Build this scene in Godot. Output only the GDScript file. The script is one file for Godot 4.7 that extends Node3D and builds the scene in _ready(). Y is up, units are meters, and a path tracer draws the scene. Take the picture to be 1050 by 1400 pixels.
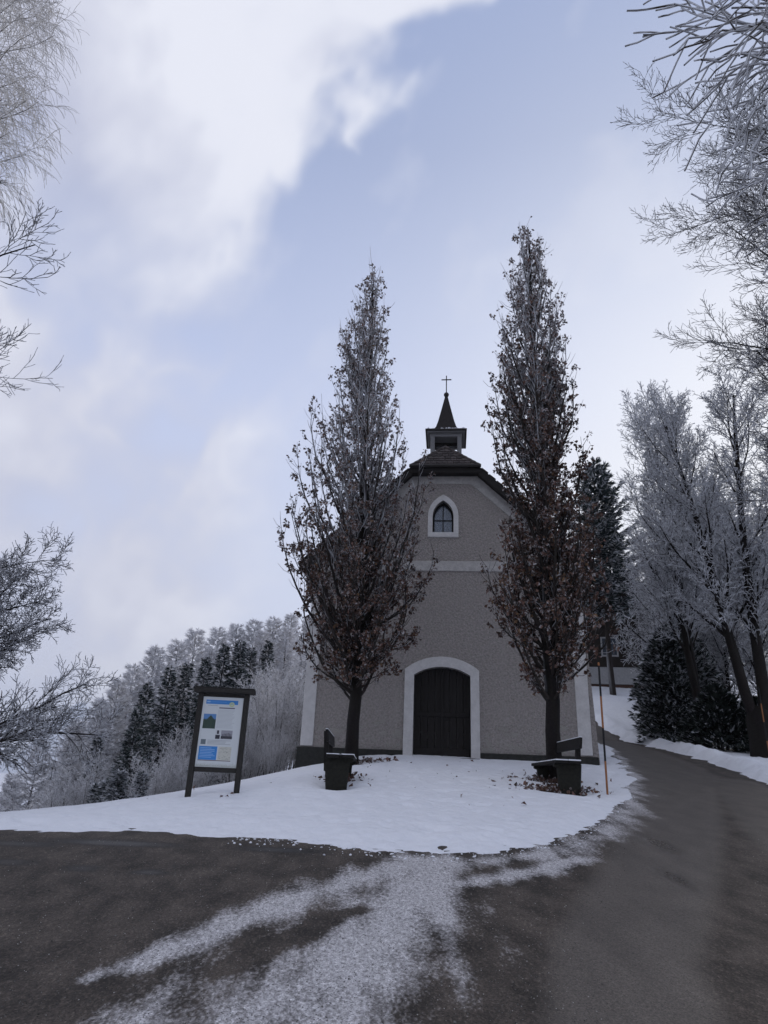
extends Node3D

# ------------------------------------------------------------------ mesh builder
class MB:
	var v := PackedVector3Array()
	var n := PackedVector3Array()
	var c := PackedColorArray()
	var uv := PackedVector2Array()
	var uv2 := PackedVector2Array()
	var ix := PackedInt32Array()

	func tri(a: Vector3, b: Vector3, d: Vector3, nn: Vector3, col := Color.WHITE) -> void:
		var k := v.size()
		v.append(a); v.append(b); v.append(d)
		for i in 3:
			n.append(nn); c.append(col); uv.append(Vector2.ZERO)
		if (b - a).cross(d - a).dot(nn) > 0.0:
			ix.append(k); ix.append(k + 2); ix.append(k + 1)
		else:
			ix.append(k); ix.append(k + 1); ix.append(k + 2)

	func quad(a: Vector3, b: Vector3, d: Vector3, e: Vector3, nn: Vector3, col := Color.WHITE) -> void:
		tri(a, b, d, nn, col)
		tri(a, d, e, nn, col)

	# a box with chamfered edges, placed by t
	func box(t: Transform3D, s: Vector3, b := 0.004, col := Color.WHITE) -> void:
		var h := s * 0.5
		b = minf(b, minf(h.x, minf(h.y, h.z)) * 0.6)
		for ax in 3:
			for sg in [-1.0, 1.0]:
				var nn := Vector3.ZERO
				nn[ax] = sg
				var u := (ax + 1) % 3
				var w := (ax + 2) % 3
				var q: Array[Vector3] = []
				for k in [[-1, -1], [1, -1], [1, 1], [-1, 1]]:
					var p := Vector3.ZERO
					p[ax] = sg * h[ax]
					p[u] = k[0] * (h[u] - b)
					p[w] = k[1] * (h[w] - b)
					q.append(t * p)
				quad(q[0], q[1], q[2], q[3], (t.basis * nn).normalized(), col)
		for ax in 3:
			var u := (ax + 1) % 3
			var w := (ax + 2) % 3
			for su in [-1.0, 1.0]:
				for sw in [-1.0, 1.0]:
					var nn := Vector3.ZERO
					nn[u] = su
					nn[w] = sw
					var q: Array[Vector3] = []
					for k in [[-1, 0], [1, 0], [1, 1], [-1, 1]]:
						var p := Vector3.ZERO
						p[ax] = k[0] * (h[ax] - b)
						p[u] = su * (h[u] if k[1] == 0 else h[u] - b)
						p[w] = sw * (h[w] - b if k[1] == 0 else h[w])
						q.append(t * p)
					quad(q[0], q[1], q[2], q[3], (t.basis * nn).normalized(), col)
		for sx in [-1.0, 1.0]:
			for sy in [-1.0, 1.0]:
				for sz in [-1.0, 1.0]:
					var s3 := Vector3(sx, sy, sz)
					var a := s3 * Vector3(h.x, h.y - b, h.z - b)
					var bb := s3 * Vector3(h.x - b, h.y, h.z - b)
					var d := s3 * Vector3(h.x - b, h.y - b, h.z)
					tri(t * a, t * bb, t * d, (t.basis * s3).normalized(), col)

	# a convex or simple polygon in xy pushed from z0 to z1
	func prism(poly: PackedVector2Array, z0: float, z1: float, t := Transform3D(), col := Color.WHITE) -> void:
		var id := Geometry2D.triangulate_polygon(poly)
		for zz in [z0, z1]:
			var nn: Vector3 = t.basis * Vector3(0, 0, 1.0 if zz == maxf(z0, z1) else -1.0)
			for i in range(0, id.size(), 3):
				var a := poly[id[i]]
				var b := poly[id[i + 1]]
				var d := poly[id[i + 2]]
				tri(t * Vector3(a.x, a.y, zz), t * Vector3(b.x, b.y, zz), t * Vector3(d.x, d.y, zz), nn.normalized(), col)
		var cw := Geometry2D.is_polygon_clockwise(poly)
		for i in poly.size():
			var a := poly[i]
			var b := poly[(i + 1) % poly.size()]
			var e := (b - a).normalized()
			var nn := Vector3(e.y, -e.x, 0) * (-1.0 if cw else 1.0)
			quad(t * Vector3(a.x, a.y, z0), t * Vector3(b.x, b.y, z0), t * Vector3(b.x, b.y, z1), t * Vector3(a.x, a.y, z1), (t.basis * nn).normalized(), col)

	# a band between two matching paths in xy, z0 (back) to z1 (front)
	func band(outer: PackedVector2Array, inner: PackedVector2Array, z0: float, z1: float, closed := false) -> void:
		var m := outer.size()
		for i in (m if closed else m - 1):
			var j := (i + 1) % m
			var a := outer[i]
			var b := outer[j]
			var p := inner[i]
			var q := inner[j]
			quad(Vector3(a.x, a.y, z1), Vector3(b.x, b.y, z1), Vector3(q.x, q.y, z1), Vector3(p.x, p.y, z1), Vector3(0, 0, 1))
			var mid := (p + q) * 0.5 - (a + b) * 0.5
			var e := (b - a).normalized()
			var no := Vector3(e.y, -e.x, 0)
			if no.dot(Vector3(mid.x, mid.y, 0)) > 0:
				no = -no
			quad(Vector3(a.x, a.y, z1), Vector3(b.x, b.y, z1), Vector3(b.x, b.y, z0), Vector3(a.x, a.y, z0), no)
			e = (q - p).normalized()
			var ni := Vector3(e.y, -e.x, 0)
			if ni.dot(Vector3(mid.x, mid.y, 0)) < 0:
				ni = -ni
			quad(Vector3(p.x, p.y, z1), Vector3(q.x, q.y, z1), Vector3(q.x, q.y, z0), Vector3(p.x, p.y, z0), ni)
		if not closed:
			for i in [0, m - 1]:
				var a := outer[i]
				var p := inner[i]
				var e := (p - a).normalized()
				var no := Vector3(e.y, -e.x, 0)
				if no.y > 0:
					no = -no
				quad(Vector3(a.x, a.y, z1), Vector3(p.x, p.y, z1), Vector3(p.x, p.y, z0), Vector3(a.x, a.y, z0), no)

	# tapered tube along p; bark with frost where hoar clings
	func tube(p: PackedVector3Array, r: PackedFloat32Array, sides: int, bark: Color, frost: Color, fr: float, rng: RandomNumberGenerator) -> void:
		var m := p.size()
		var base := v.size()
		var t := (p[1] - p[0]).normalized()
		var u := t.cross(Vector3(0.31, 0.17, 0.93))
		if u.length_squared() < 0.02:
			u = t.cross(Vector3.RIGHT)
		u = u.normalized()
		var lo := bark
		for i in m:
			t = (p[mini(i + 1, m - 1)] - p[maxi(i - 1, 0)]).normalized()
			u = (u - t * u.dot(t)).normalized()
			var w := t.cross(u)
			for s in sides:
				var a := TAU * s / sides
				var nn := u * cos(a) + w * sin(a)
				v.append(p[i] + nn * r[i])
				n.append(nn)
				uv.append(Vector2(float(s) / sides, i))
				var f := fr + nn.y * 0.22 - nn.x * 0.12
				c.append(frost * rng.randf_range(0.8, 1.1) if rng.randf() < f else lo * rng.randf_range(0.75, 1.25))
		for i in m - 1:
			for s in sides:
				var s2 := (s + 1) % sides
				var a := base + i * sides + s
				var b := base + i * sides + s2
				ix.append(a); ix.append(a + sides); ix.append(b)
				ix.append(b); ix.append(a + sides); ix.append(b + sides)

	func lathe(prof: PackedVector2Array, sides: int, at := Vector3.ZERO, turn := 0.0, flat := false) -> void:
		for i in prof.size() - 1:
			var a := prof[i]
			var b := prof[i + 1]
			var e := (b - a).normalized()
			for s in sides:
				var q0 := TAU * s / sides + turn
				var q1 := TAU * (s + 1) / sides + turn
				var d0 := Vector3(cos(q0), 0, sin(q0))
				var d1 := Vector3(cos(q1), 0, sin(q1))
				var dm := (d0 + d1).normalized()
				var k := v.size()
				var P := [d0 * a.x + Vector3.UP * a.y, d1 * a.x + Vector3.UP * a.y, d1 * b.x + Vector3.UP * b.y, d0 * b.x + Vector3.UP * b.y]
				var D := [d0, d1, d1, d0]
				for j in 4:
					v.append(at + P[j])
					var dd: Vector3 = dm if flat else D[j]
					n.append((dd * e.y - Vector3.UP * e.x).normalized())
					c.append(Color.WHITE)
					uv.append(Vector2.ZERO)
				ix.append_array(PackedInt32Array([k, k + 1, k + 2, k, k + 2, k + 3]))

	func mesh(m: Material) -> ArrayMesh:
		var am := ArrayMesh.new()
		var ar := []
		ar.resize(Mesh.ARRAY_MAX)
		ar[Mesh.ARRAY_VERTEX] = v
		ar[Mesh.ARRAY_NORMAL] = n
		ar[Mesh.ARRAY_COLOR] = c
		ar[Mesh.ARRAY_TEX_UV] = uv
		ar[Mesh.ARRAY_INDEX] = ix
		if uv2.size() == v.size():
			ar[Mesh.ARRAY_TEX_UV2] = uv2
		am.add_surface_from_arrays(Mesh.PRIMITIVE_TRIANGLES, ar)
		am.surface_set_material(0, m)
		return am

# ------------------------------------------------------------------ naming and tagging
var taken := {}

func numbered(called: String) -> String:
	var k: int = taken.get(called, 0)
	taken[called] = k + 1
	return called if k == 0 else "%s_%03d" % [called, k]

func tag(o: Node3D, label: String, category: String, group := "") -> Node3D:
	o.set_meta("label", label)
	o.set_meta("category", category)
	if group:
		o.set_meta("group", group)
	return o

func thing(called: String, at: Vector3, turn: float, label: String, category: String, group := "") -> Node3D:
	var o := Node3D.new()
	o.name = numbered(called)
	add_child(o)
	o.position = at
	o.rotation.y = turn
	return tag(o, label, category, group)

func part(b: MB, called: String, m: Material, parent: Node) -> MeshInstance3D:
	return part_mesh(b.mesh(m), called, parent)

func part_mesh(me: Mesh, called: String, parent: Node) -> MeshInstance3D:
	var o := MeshInstance3D.new()
	o.name = called if parent != self else numbered(called)
	o.mesh = me
	parent.add_child(o, true)
	return o

func structure(b: MB, called: String, m: Material) -> MeshInstance3D:
	var o := part(b, called, m, self)
	o.set_meta("kind", "structure")
	return o

func at3(x: float, y: float, z: float) -> Transform3D:
	return Transform3D(Basis(), Vector3(x, y, z))

# ------------------------------------------------------------------ materials
func lin(r: float, g: float, b: float) -> Color:
	return Color(r, g, b).linear_to_srgb()

func mat(col: Color, rough := 0.85, spec := 0.4) -> StandardMaterial3D:
	var m := StandardMaterial3D.new()
	m.albedo_color = col
	m.roughness = rough
	m.metallic_specular = spec
	return m

func noise(sd: int, freq: float, oct := 4) -> FastNoiseLite:
	var f := FastNoiseLite.new()
	f.seed = sd
	f.noise_type = FastNoiseLite.TYPE_SIMPLEX_SMOOTH
	f.frequency = freq
	f.fractal_octaves = oct
	return f

func noise_image(sd: int, freq: float, oct: int, size: int) -> Image:
	var im := noise(sd, freq, oct).get_seamless_image(size, size)
	im.convert(Image.FORMAT_L8)
	return im

# two noises mapped between two linear colours
func mottled(a: Vector3, b: Vector3, sd: int, f1: float, f2: float, size := 512, power := 1.0) -> ImageTexture:
	var d1 := noise_image(sd, f1, 4, size).get_data()
	var d2 := noise_image(sd + 7, f2, 2, size).get_data()
	var lut := []
	for i in 256:
		var k := a.lerp(b, pow(i / 255.0, power))
		lut.append(lin(k.x, k.y, k.z))
	var out := PackedByteArray()
	out.resize(size * size * 3)
	for i in size * size:
		var c: Color = lut[(d1[i] * 5 + d2[i] * 3) >> 3]
		out[i * 3] = int(c.r * 255.0)
		out[i * 3 + 1] = int(c.g * 255.0)
		out[i * 3 + 2] = int(c.b * 255.0)
	return ImageTexture.create_from_image(Image.create_from_data(size, size, false, Image.FORMAT_RGB8, out))

func tri_mat(tex: Texture2D, tile: float, rough: float, bump: Texture2D = null, depth := 0.3, world := false) -> StandardMaterial3D:
	var m := StandardMaterial3D.new()
	m.albedo_texture = tex
	m.roughness = rough
	m.metallic_specular = 0.35
	m.uv1_triplanar = true
	m.uv1_world_triplanar = world
	m.uv1_scale = Vector3.ONE / tile
	if bump:
		m.heightmap_enabled = true
		m.heightmap_texture = bump
		m.heightmap_scale = depth
	return m

func vcol(rough := 0.9, spec := 0.3) -> StandardMaterial3D:
	var m := mat(Color.WHITE, rough, spec)
	m.vertex_color_use_as_albedo = true
	return m

# ------------------------------------------------------------------ land
func table(x: float, k: Array) -> float:
	if x <= k[0][0]:
		return k[0][1]
	for i in range(1, k.size()):
		if x <= k[i][0]:
			return lerpf(k[i - 1][1], k[i][1], (x - k[i - 1][0]) / (k[i][0] - k[i - 1][0]))
	return k[-1][1]

var K_DROP := [[8.0, 0.0], [11.6, 0.12], [20.0, 0.32], [35.0, 0.6], [60.0, 0.6]]
var K_FROM := [[12.0, -1.3], [20.0, -0.3]]
var land_noise := noise(3, 0.06, 3)

func H(x: float, z: float) -> float:
	var d := -z
	var h := 0.125 * minf(d, 90.0) + 0.02 * maxf(d - 90.0, 0.0)
	if d < -5.0:
		h = -0.625 + 0.02 * (d + 5.0)
	var k := table(d, K_DROP)
	if k > 0.0:
		var q := -(x - table(d, K_FROM)) / 0.35
		h -= k * (q * 0.35 if q > 30.0 else log(1.0 + exp(q)) * 0.35)
	h -= 0.14 * smoothstep(16.5, 19.6, d) * smoothstep(7.0, 5.9, x)
	h += 0.16 * maxf(minf(d, 60.0) - 30.0, 0.0) * smoothstep(4.0, 10.0, x)
	return h

func far_height(x: float, z: float) -> float:
	var r := sqrt(x * x + z * z)
	var az := rad_to_deg(atan2(x, -z))
	var left := smoothstep(2.0, -9.0, az) * smoothstep(-130.0, -90.0, az)
	var hills := 30.0 * smoothstep(1500.0, 3000.0, r) + land_noise.get_noise_2d(x * 0.05, z * 0.05) * 30.0 * smoothstep(200.0, 1500.0, r)
	var vale := -48.0 + hills
	var rise := 14.0 + 30.0 * smoothstep(80.0, 600.0, r) + hills * 0.5
	return lerpf(rise, vale, left)

func land(x: float, z: float) -> float:
	var r := sqrt(x * x + z * z)
	var w := smoothstep(95.0, 320.0, r)
	var h := H(x, z) if w < 1.0 else 0.0
	return lerpf(h, far_height(x, z), w) if w > 0.0 else h

# near edge of the snow before the chapel (z over x) and the road's two edges (x over z)
var SNOW_Z := [[-16.0, -7.4], [-6.0, -7.8], [-3.9, -8.0], [-2.5, -8.3], [-1.66, -8.31], [-0.84, -8.13], [-0.2, -7.9], [0.26, -7.72], [0.7, -7.77], [1.2, -7.95], [1.7, -8.26], [2.27, -8.82], [2.72, -9.48], [3.4, -10.7], [4.36, -12.55], [9.0, -24.0]]
var ROAD_L := [[-60.0, 1.0], [-42.0, 7.0], [-36.0, 9.0], [-31.0, 9.0], [-25.7, 8.4], [-21.0, 7.1], [-17.2, 6.1], [-14.4, 5.2], [-12.5, 4.4], [-10.7, 3.6], [-9.0, 3.4]]
var ROAD_R := [[-60.0, 4.0], [-46.0, 7.8], [-40.0, 9.9], [-34.0, 10.6], [-29.5, 10.6], [-24.0, 10.4], [-19.35, 9.45], [-15.8, 8.6], [-12.0, 8.2], [-6.0, 8.4], [0.0, 9.5], [10.0, 12.0]]

func snow_in(x: float, z: float) -> float:
	return minf(table(x, SNOW_Z) - z, (table(z, ROAD_L) - x) * 0.9)

func sheet(x0: float, x1: float, z0: float, z1: float, step: float, f: Callable, keep: float, uvr := Rect2()) -> MB:
	var b := MB.new()
	var nx := int(ceil((x1 - x0) / step))
	var nz := int(ceil((z1 - z0) / step))
	var hs := PackedFloat32Array()
	var ks := PackedFloat32Array()
	hs.resize((nx + 1) * (nz + 1))
	ks.resize((nx + 1) * (nz + 1))
	for j in nz + 1:
		for i in nx + 1:
			var e: Vector2 = f.call(x0 + i * step, z0 + j * step)
			hs[j * (nx + 1) + i] = e.x
			ks[j * (nx + 1) + i] = e.y
	var id := PackedInt32Array()
	id.resize((nx + 1) * (nz + 1))
	id.fill(-1)
	for j in nz:
		for i in nx:
			var q := j * (nx + 1) + i
			if maxf(maxf(ks[q], ks[q + 1]), maxf(ks[q + nx + 1], ks[q + nx + 2])) < keep:
				continue
			for o in [q, q + 1, q + nx + 1, q + nx + 2]:
				if id[o] < 0:
					id[o] = b.v.size()
					var a: int = o % (nx + 1)
					var e: int = o / (nx + 1)
					b.v.append(Vector3(x0 + a * step, hs[o], z0 + e * step))
					var dx := hs[o + (1 if a < nx else 0)] - hs[o - (1 if a > 0 else 0)]
					var dz := hs[o + ((nx + 1) if e < nz else 0)] - hs[o - ((nx + 1) if e > 0 else 0)]
					b.n.append(Vector3(-dx / (2.0 * step), 1, -dz / (2.0 * step)).normalized())
					b.c.append(Color.WHITE)
					if uvr.size.x > 0:
						b.uv2.append(Vector2(x0 + a * step, z0 + e * step))
					b.uv.append(Vector2((x0 + a * step - uvr.position.x) / uvr.size.x, (z0 + e * step - uvr.position.y) / uvr.size.y) if uvr.size.x > 0 else Vector2(x0 + a * step, z0 + e * step))
			b.ix.append_array(PackedInt32Array([id[q], id[q + 1], id[q + nx + 1], id[q + 1], id[q + nx + 2], id[q + nx + 1]]))
	return b

# ------------------------------------------------------------------ trees
var BARK := Color(0.036, 0.031, 0.028)
var HOAR := Color(0.70, 0.715, 0.75)
var tree_mat: StandardMaterial3D
var bark_mat: StandardMaterial3D
var frost_mat: StandardMaterial3D
var leaf_mat: StandardMaterial3D

func aside(d: Vector3, ang: float, az: float) -> Vector3:
	var u := d.cross(Vector3(0.2, 0.1, 0.97))
	if u.length_squared() < 0.01:
		u = d.cross(Vector3.RIGHT)
	u = u.normalized().rotated(d, az)
	return (d * cos(ang) + u * sin(ang)).normalized()

# one limb and all that grows on it; p.lv holds one entry a level
func grow(thick: MB, thin: MB, pos: Vector3, dir: Vector3, length: float, r: float, lv: int, p: Dictionary, rng: RandomNumberGenerator) -> void:
	var l: Dictionary = p.lv[lv]
	var segs: int = l.segs
	var pts := PackedVector3Array([pos])
	var rad := PackedFloat32Array([r])
	var d := dir
	var wob: float = l.wob
	var up: float = l.up
	for i in segs:
		d = (d + Vector3(rng.randfn(), rng.randfn(), rng.randfn()) * wob + Vector3.UP * up).normalized()
		pos += d * (length / segs)
		pts.append(pos)
		rad.append(maxf(lerpf(r, r * l.tip, float(i + 1) / segs), p.least))
	(thick if lv <= p.thick else thin).tube(pts, rad, l.sides, p.bark, p.hoar, l.frost, rng)
	if lv + 1 >= p.lv.size():
		return
	var t0: float = l.t0
	var cnt := int(round(l.n * rng.randf_range(0.85, 1.15)))
	var az := rng.randf() * TAU
	for k in cnt:
		var t := t0 + (1.0 - t0) * (k + rng.randf()) / cnt
		var f := t * segs
		var i := mini(int(f), segs - 1)
		var at := pts[i].lerp(pts[i + 1], f - i)
		var dd := (pts[i + 1] - pts[i]).normalized()
		az += 2.4 + rng.randf_range(-0.5, 0.5)
		var ch := aside(dd, l.ang * rng.randf_range(0.7, 1.25), az)
		var fade: float = l.fall
		var lo: float = l.get("low", 0.0)
		var len2: float = length * l.ratio * (1.0 - fade * t) * (1.0 - lo * (1.0 - t)) * rng.randf_range(0.7, 1.2)
		grow(thick, thin, at, ch, len2, maxf(lerpf(rad[i], rad[i + 1], f - i) * l.rr, p.least), lv + 1, p, rng)

func lvl(segs: int, sides: int, n: int, t0: float, ang: float, ratio: float, fall: float, wob: float, up: float, frost: float, rr := 0.55, tip := 0.3) -> Dictionary:
	return {"segs": segs, "sides": sides, "n": n, "t0": t0, "ang": ang, "ratio": ratio, "fall": fall, "wob": wob, "up": up, "frost": frost, "rr": rr, "tip": tip}

# trunk and crown meshes of one kind of tree, one metre of height scaled later
func tree_meshes(sd: int, height: float, r: float, p: Dictionary, rimed := false, lean := Vector3.ZERO) -> Array:
	var rng := RandomNumberGenerator.new()
	rng.seed = sd
	var a := MB.new()
	var b := MB.new()
	grow(a, b, Vector3(0, -0.25, 0), (Vector3.UP + lean).normalized(), height, r, 0, p, rng)
	return [a.mesh(bark_mat), b.mesh(frost_mat if rimed else tree_mat)]

func put_tree(called: String, ms: Array, at: Vector3, turn: float, scale: float, label: String, category: String, group := "") -> Node3D:
	var o := thing(called, at, turn, label, category, group)
	o.scale = Vector3.ONE * scale
	part_mesh(ms[0], "trunk", o)
	part_mesh(ms[1], "crown", o)
	return o

# upright oak that keeps its brown leaves; env rows are [height, left, right] about the trunk
func columnar_oak(at: Vector3, sd: int, env: Array, lean: Array, label: String, height: float, frosty_from: float) -> void:
	var rng := RandomNumberGenerator.new()
	rng.seed = sd
	var o := thing("columnar_oak", at, 0.0, label, "tree", "columnar oaks before the chapel")
	var tuft := noise(sd, 1.1, 2)
	var tk := MB.new()
	var br := MB.new()
	var tw := MB.new()
	var lf := MB.new()
	var pts := PackedVector3Array()
	var rad := PackedFloat32Array()
	for i in 26:
		var h := height * 0.97 * i / 25.0
		pts.append(Vector3(table(h, lean) + rng.randfn() * 0.015, h - 0.15, rng.randfn() * 0.02))
		rad.append(0.15 * pow(1.0 - h / height, 0.85) + 0.006 + (0.05 * exp(-h * 4.0)))
	tk.tube(pts, rad, 9, BARK * 0.7, HOAR * 0.45, -0.04, rng)
	part(tk, "trunk", bark_mat, o)
	for k in 190:
		var he := 0.0
		var half := 0.0
		for tries in 30:
			he = rng.randf_range(2.1, height)
			half = (table(he, env_r(env)) + table(he, env_l(env))) * 0.5
			if rng.randf() < (half + 0.25) / 1.9:
				break
		var phi := rng.randf() * TAU
		var shift := (table(he, env_r(env)) - table(he, env_l(env))) * 0.5
		half *= 1.1 + 0.55 * tuft.get_noise_3d(cos(phi), he * 0.8, sin(phi))
		var rr := half * sqrt(rng.randf_range(0.12, 1.0))
		var ex := cos(phi) * rr + shift
		var ez := sin(phi) * rr
		var lng := 0.9 + 1.5 * rr + rng.randf() * 0.8
		var hs := maxf(rng.randf_range(1.45, 3.3), he - lng)
		if hs > he - 0.3:
			continue
		var n := 7
		var q := PackedVector3Array()
		var qr := PackedFloat32Array()
		var x0 := table(hs, lean)
		var bow := rng.randf_range(1.2, 2.2) + (0.3 if he < 5.0 else 0.0)
		for i in n + 1:
			var u := float(i) / n
			var g := 1.0 - pow(1.0 - u, bow)
			q.append(Vector3(lerpf(x0, ex, g) + rng.randfn() * 0.02, lerpf(hs, he, pow(u, 1.15)) - 0.15, ez * g + rng.randfn() * 0.02))
			qr.append(lerpf(0.012 + 0.013 * minf(he - hs, 3.0), 0.005, u))
		var frz := smoothstep(frosty_from - 2.0, frosty_from + 3.0, he)
		br.tube(q, qr, 5, BARK, HOAR * 0.8, -0.12 + 0.42 * frz, rng)
		var cnt := int(10 + (he - hs) * 5.0)
		for j in cnt:
			var u := 0.14 + 0.86 * (j + rng.randf()) / cnt
			var f := u * n
			var i := mini(int(f), n - 1)
			var pos := q[i].lerp(q[i + 1], f - i)
			var dd := (q[i + 1] - q[i]).normalized()
			var d := aside(dd, rng.randf_range(0.3, 0.8), rng.randf() * TAU)
			var tl := rng.randf_range(0.2, 0.5) * (1.0 + 0.35 * frz)
			var m1 := pos + d * tl * 0.5
			d = (d + Vector3.UP * 0.5).normalized()
			var m2 := m1 + d * tl * 0.5
			tw.tube(PackedVector3Array([pos, m1, m2]), PackedFloat32Array([0.007, 0.006, 0.004]), 3, BARK * 1.3, HOAR, 0.12 + 0.62 * frz, rng)
			var dens := lerpf(16.0, 10.0, frz) * rng.randf_range(0.3, 1.5)
			# some sprays have dropped their leaves
			if rng.randf() < 0.15 + 0.1 * frz or tuft.get_noise_3dv(m2 * 1.7) < -0.15:
				dens = 0.0
			# leaves hang in bunches
			var left := int(dens)
			while left > 0:
				var bunch := mini(left, rng.randi_range(2, 5))
				left -= bunch
				var lp := (pos if rng.randf() < 0.3 else m1).lerp(m2, rng.randf_range(0.2, 1.05))
				for g in bunch:
					oak_leaf(lf, lp + Vector3(rng.randfn(), rng.randfn(), rng.randfn()) * 0.03, rng, frz)
	part(br, "branches", tree_mat, o)
	part(tw, "twigs", tree_mat, o)
	var fo := part(lf, "foliage", leaf_mat, o)
	fo.set_meta("kind", "stuff")

func env_l(env: Array) -> Array:
	var a := []
	for e in env:
		a.append([e[0], e[1]])
	return a

func env_r(env: Array) -> Array:
	var a := []
	for e in env:
		a.append([e[0], e[2]])
	return a

# a withered, curled oak leaf, rimed along its edge
func oak_leaf(b: MB, at: Vector3, rng: RandomNumberGenerator, frz: float) -> void:
	var ax := Vector3(rng.randfn(), rng.randfn() - 0.7, rng.randfn()).normalized()
	var sd := ax.cross(Vector3(rng.randfn(), rng.randfn(), rng.randfn())).normalized()
	var up := ax.cross(sd)
	var l := rng.randf_range(0.05, 0.118)
	var w := l * rng.randf_range(0.28, 0.45)
	var cup := w * rng.randf_range(0.2, 0.9)
	var p0 := at
	var p1 := at + ax * l * 0.5 + up * cup * 0.3
	var p2 := at + ax * l - up * cup * 0.6
	var pl := at + ax * l * 0.55 + sd * w + up * cup
	var pr := at + ax * l * 0.6 - sd * w + up * cup * 0.8
	var tone := rng.randf()
	var base := Color(0.145, 0.085, 0.066).lerp(Color(0.08, 0.058, 0.051), tone) * rng.randf_range(0.6, 1.45)
	if rng.randf() < 0.12:
		base = Color(0.16, 0.10, 0.062)
	var rime := HOAR * rng.randf_range(0.65, 1.1)
	var fp := 0.22 + 0.55 * frz
	var cs := [base, base, base.lerp(rime, 0.75) if rng.randf() < fp else base, base.lerp(rime, 0.7) if rng.randf() < fp else base, base.lerp(rime, 0.7) if rng.randf() < fp else base]
	var ps := [p0, p1, p2, pl, pr]
	var k := b.v.size()
	for i in 5:
		b.v.append(ps[i])
		b.n.append(up)
		b.c.append(cs[i])
		b.uv.append(Vector2.ZERO)
	b.ix.append_array(PackedInt32Array([k, k + 3, k + 1, k + 3, k + 2, k + 1, k, k + 1, k + 4, k + 1, k + 2, k + 4]))

# spruce, larch or pine: whorls of boughs set with sprays
func conifer_meshes(sd: int, h: float, o: Dictionary) -> Array:
	var rng := RandomNumberGenerator.new()
	rng.seed = sd
	var tk := MB.new()
	var cr := MB.new()
	var pts := PackedVector3Array()
	var rad := PackedFloat32Array()
	for i in 9:
		pts.append(Vector3(rng.randfn() * 0.03, h * i / 8.0 - 0.2 * (1 if i == 0 else 0), rng.randfn() * 0.03))
		rad.append(lerpf(h * 0.014, 0.01, i / 8.0))
	tk.tube(pts, rad, 6, o.bark, HOAR * 0.7, 0.12, rng)
	var y: float = h * o.from
	var phi := 0.0
	while y < h * 0.985:
		var u: float = (y - h * o.from) / (h * (1.0 - o.from))
		var reach: float = h * o.wide * pow(1.0 - u, o.shape) * rng.randf_range(0.75, 1.15) + 0.08
		phi += 2.4 + rng.randf_range(-0.4, 0.4)
		var d := Vector3(cos(phi), o.rise + u * o.rise_top + rng.randfn() * 0.08, sin(phi)).normalized()
		var q := PackedVector3Array()
		var qr := PackedFloat32Array()
		var pos := Vector3(0, y, 0)
		for i in 5:
			q.append(pos)
			qr.append(lerpf(0.006 + reach * 0.012, 0.004, i / 4.0))
			d = (d + Vector3.UP * float(o.curl)).normalized()
			pos += d * reach / 4.0
		cr.tube(q, qr, 3, o.bark, HOAR, o.bough_frost, rng)
		var cnt := int(4 + reach * o.dense)
		for j in cnt:
			var w := (j + rng.randf()) / cnt
			var f := (0.12 + 0.88 * w) * 4.0
			var i := mini(int(f), 3)
			var at := q[i].lerp(q[i + 1], f - i)
			var dd := (q[i + 1] - q[i]).normalized()
			var sgn := -1.0 if j % 2 == 0 else 1.0
			var side := dd.cross(Vector3.UP).normalized() * sgn
			var sp := (dd * 0.75 + side * rng.randf_range(0.3, 1.0) + Vector3.UP * (float(o.hang) + rng.randfn() * 0.18)).normalized()
			spray(cr, at, sp, float(o.spray) * (1.1 - 0.5 * w) * rng.randf_range(0.7, 1.2), o, rng)
		y += h * o.gap * rng.randf_range(0.5, 1.5)
	return [tk.mesh(bark_mat), cr.mesh(frost_mat if o.frost > 0.5 else tree_mat)]

func spray(b: MB, at: Vector3, d: Vector3, l: float, o: Dictionary, rng: RandomNumberGenerator) -> void:
	var s := d.cross(Vector3(rng.randfn() * 0.4, 1, rng.randfn() * 0.4)).normalized()
	var up := s.cross(d)
	var w: float = l * o.thin
	var fr: float = o.frost
	for k in int(o.blades):
		var e := (d + s * rng.randf_range(-0.7, 0.7) + up * rng.randf_range(-0.35, 0.35)).normalized()
		var a := at + d * l * rng.randf_range(0.0, 0.35)
		var tip := a + e * l * rng.randf_range(0.5, 1.0)
		var sd := e.cross(up).normalized() * w
		var frosted := rng.randf() < fr
		var col: Color = (Color(o.get("hoar", HOAR)) * rng.randf_range(0.7, 1.05)) if frosted else (Color(o.green) * rng.randf_range(0.6, 1.5))
		var i := b.v.size()
		var mid := a.lerp(tip, 0.45)
		for p in [a, mid + sd, tip, mid - sd]:
			b.v.append(p)
			b.n.append((up + e * 0.2).normalized())
			b.c.append(col)
			b.uv.append(Vector2.ZERO)
		b.ix.append_array(PackedInt32Array([i, i + 2, i + 1, i, i + 3, i + 2]))

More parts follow.
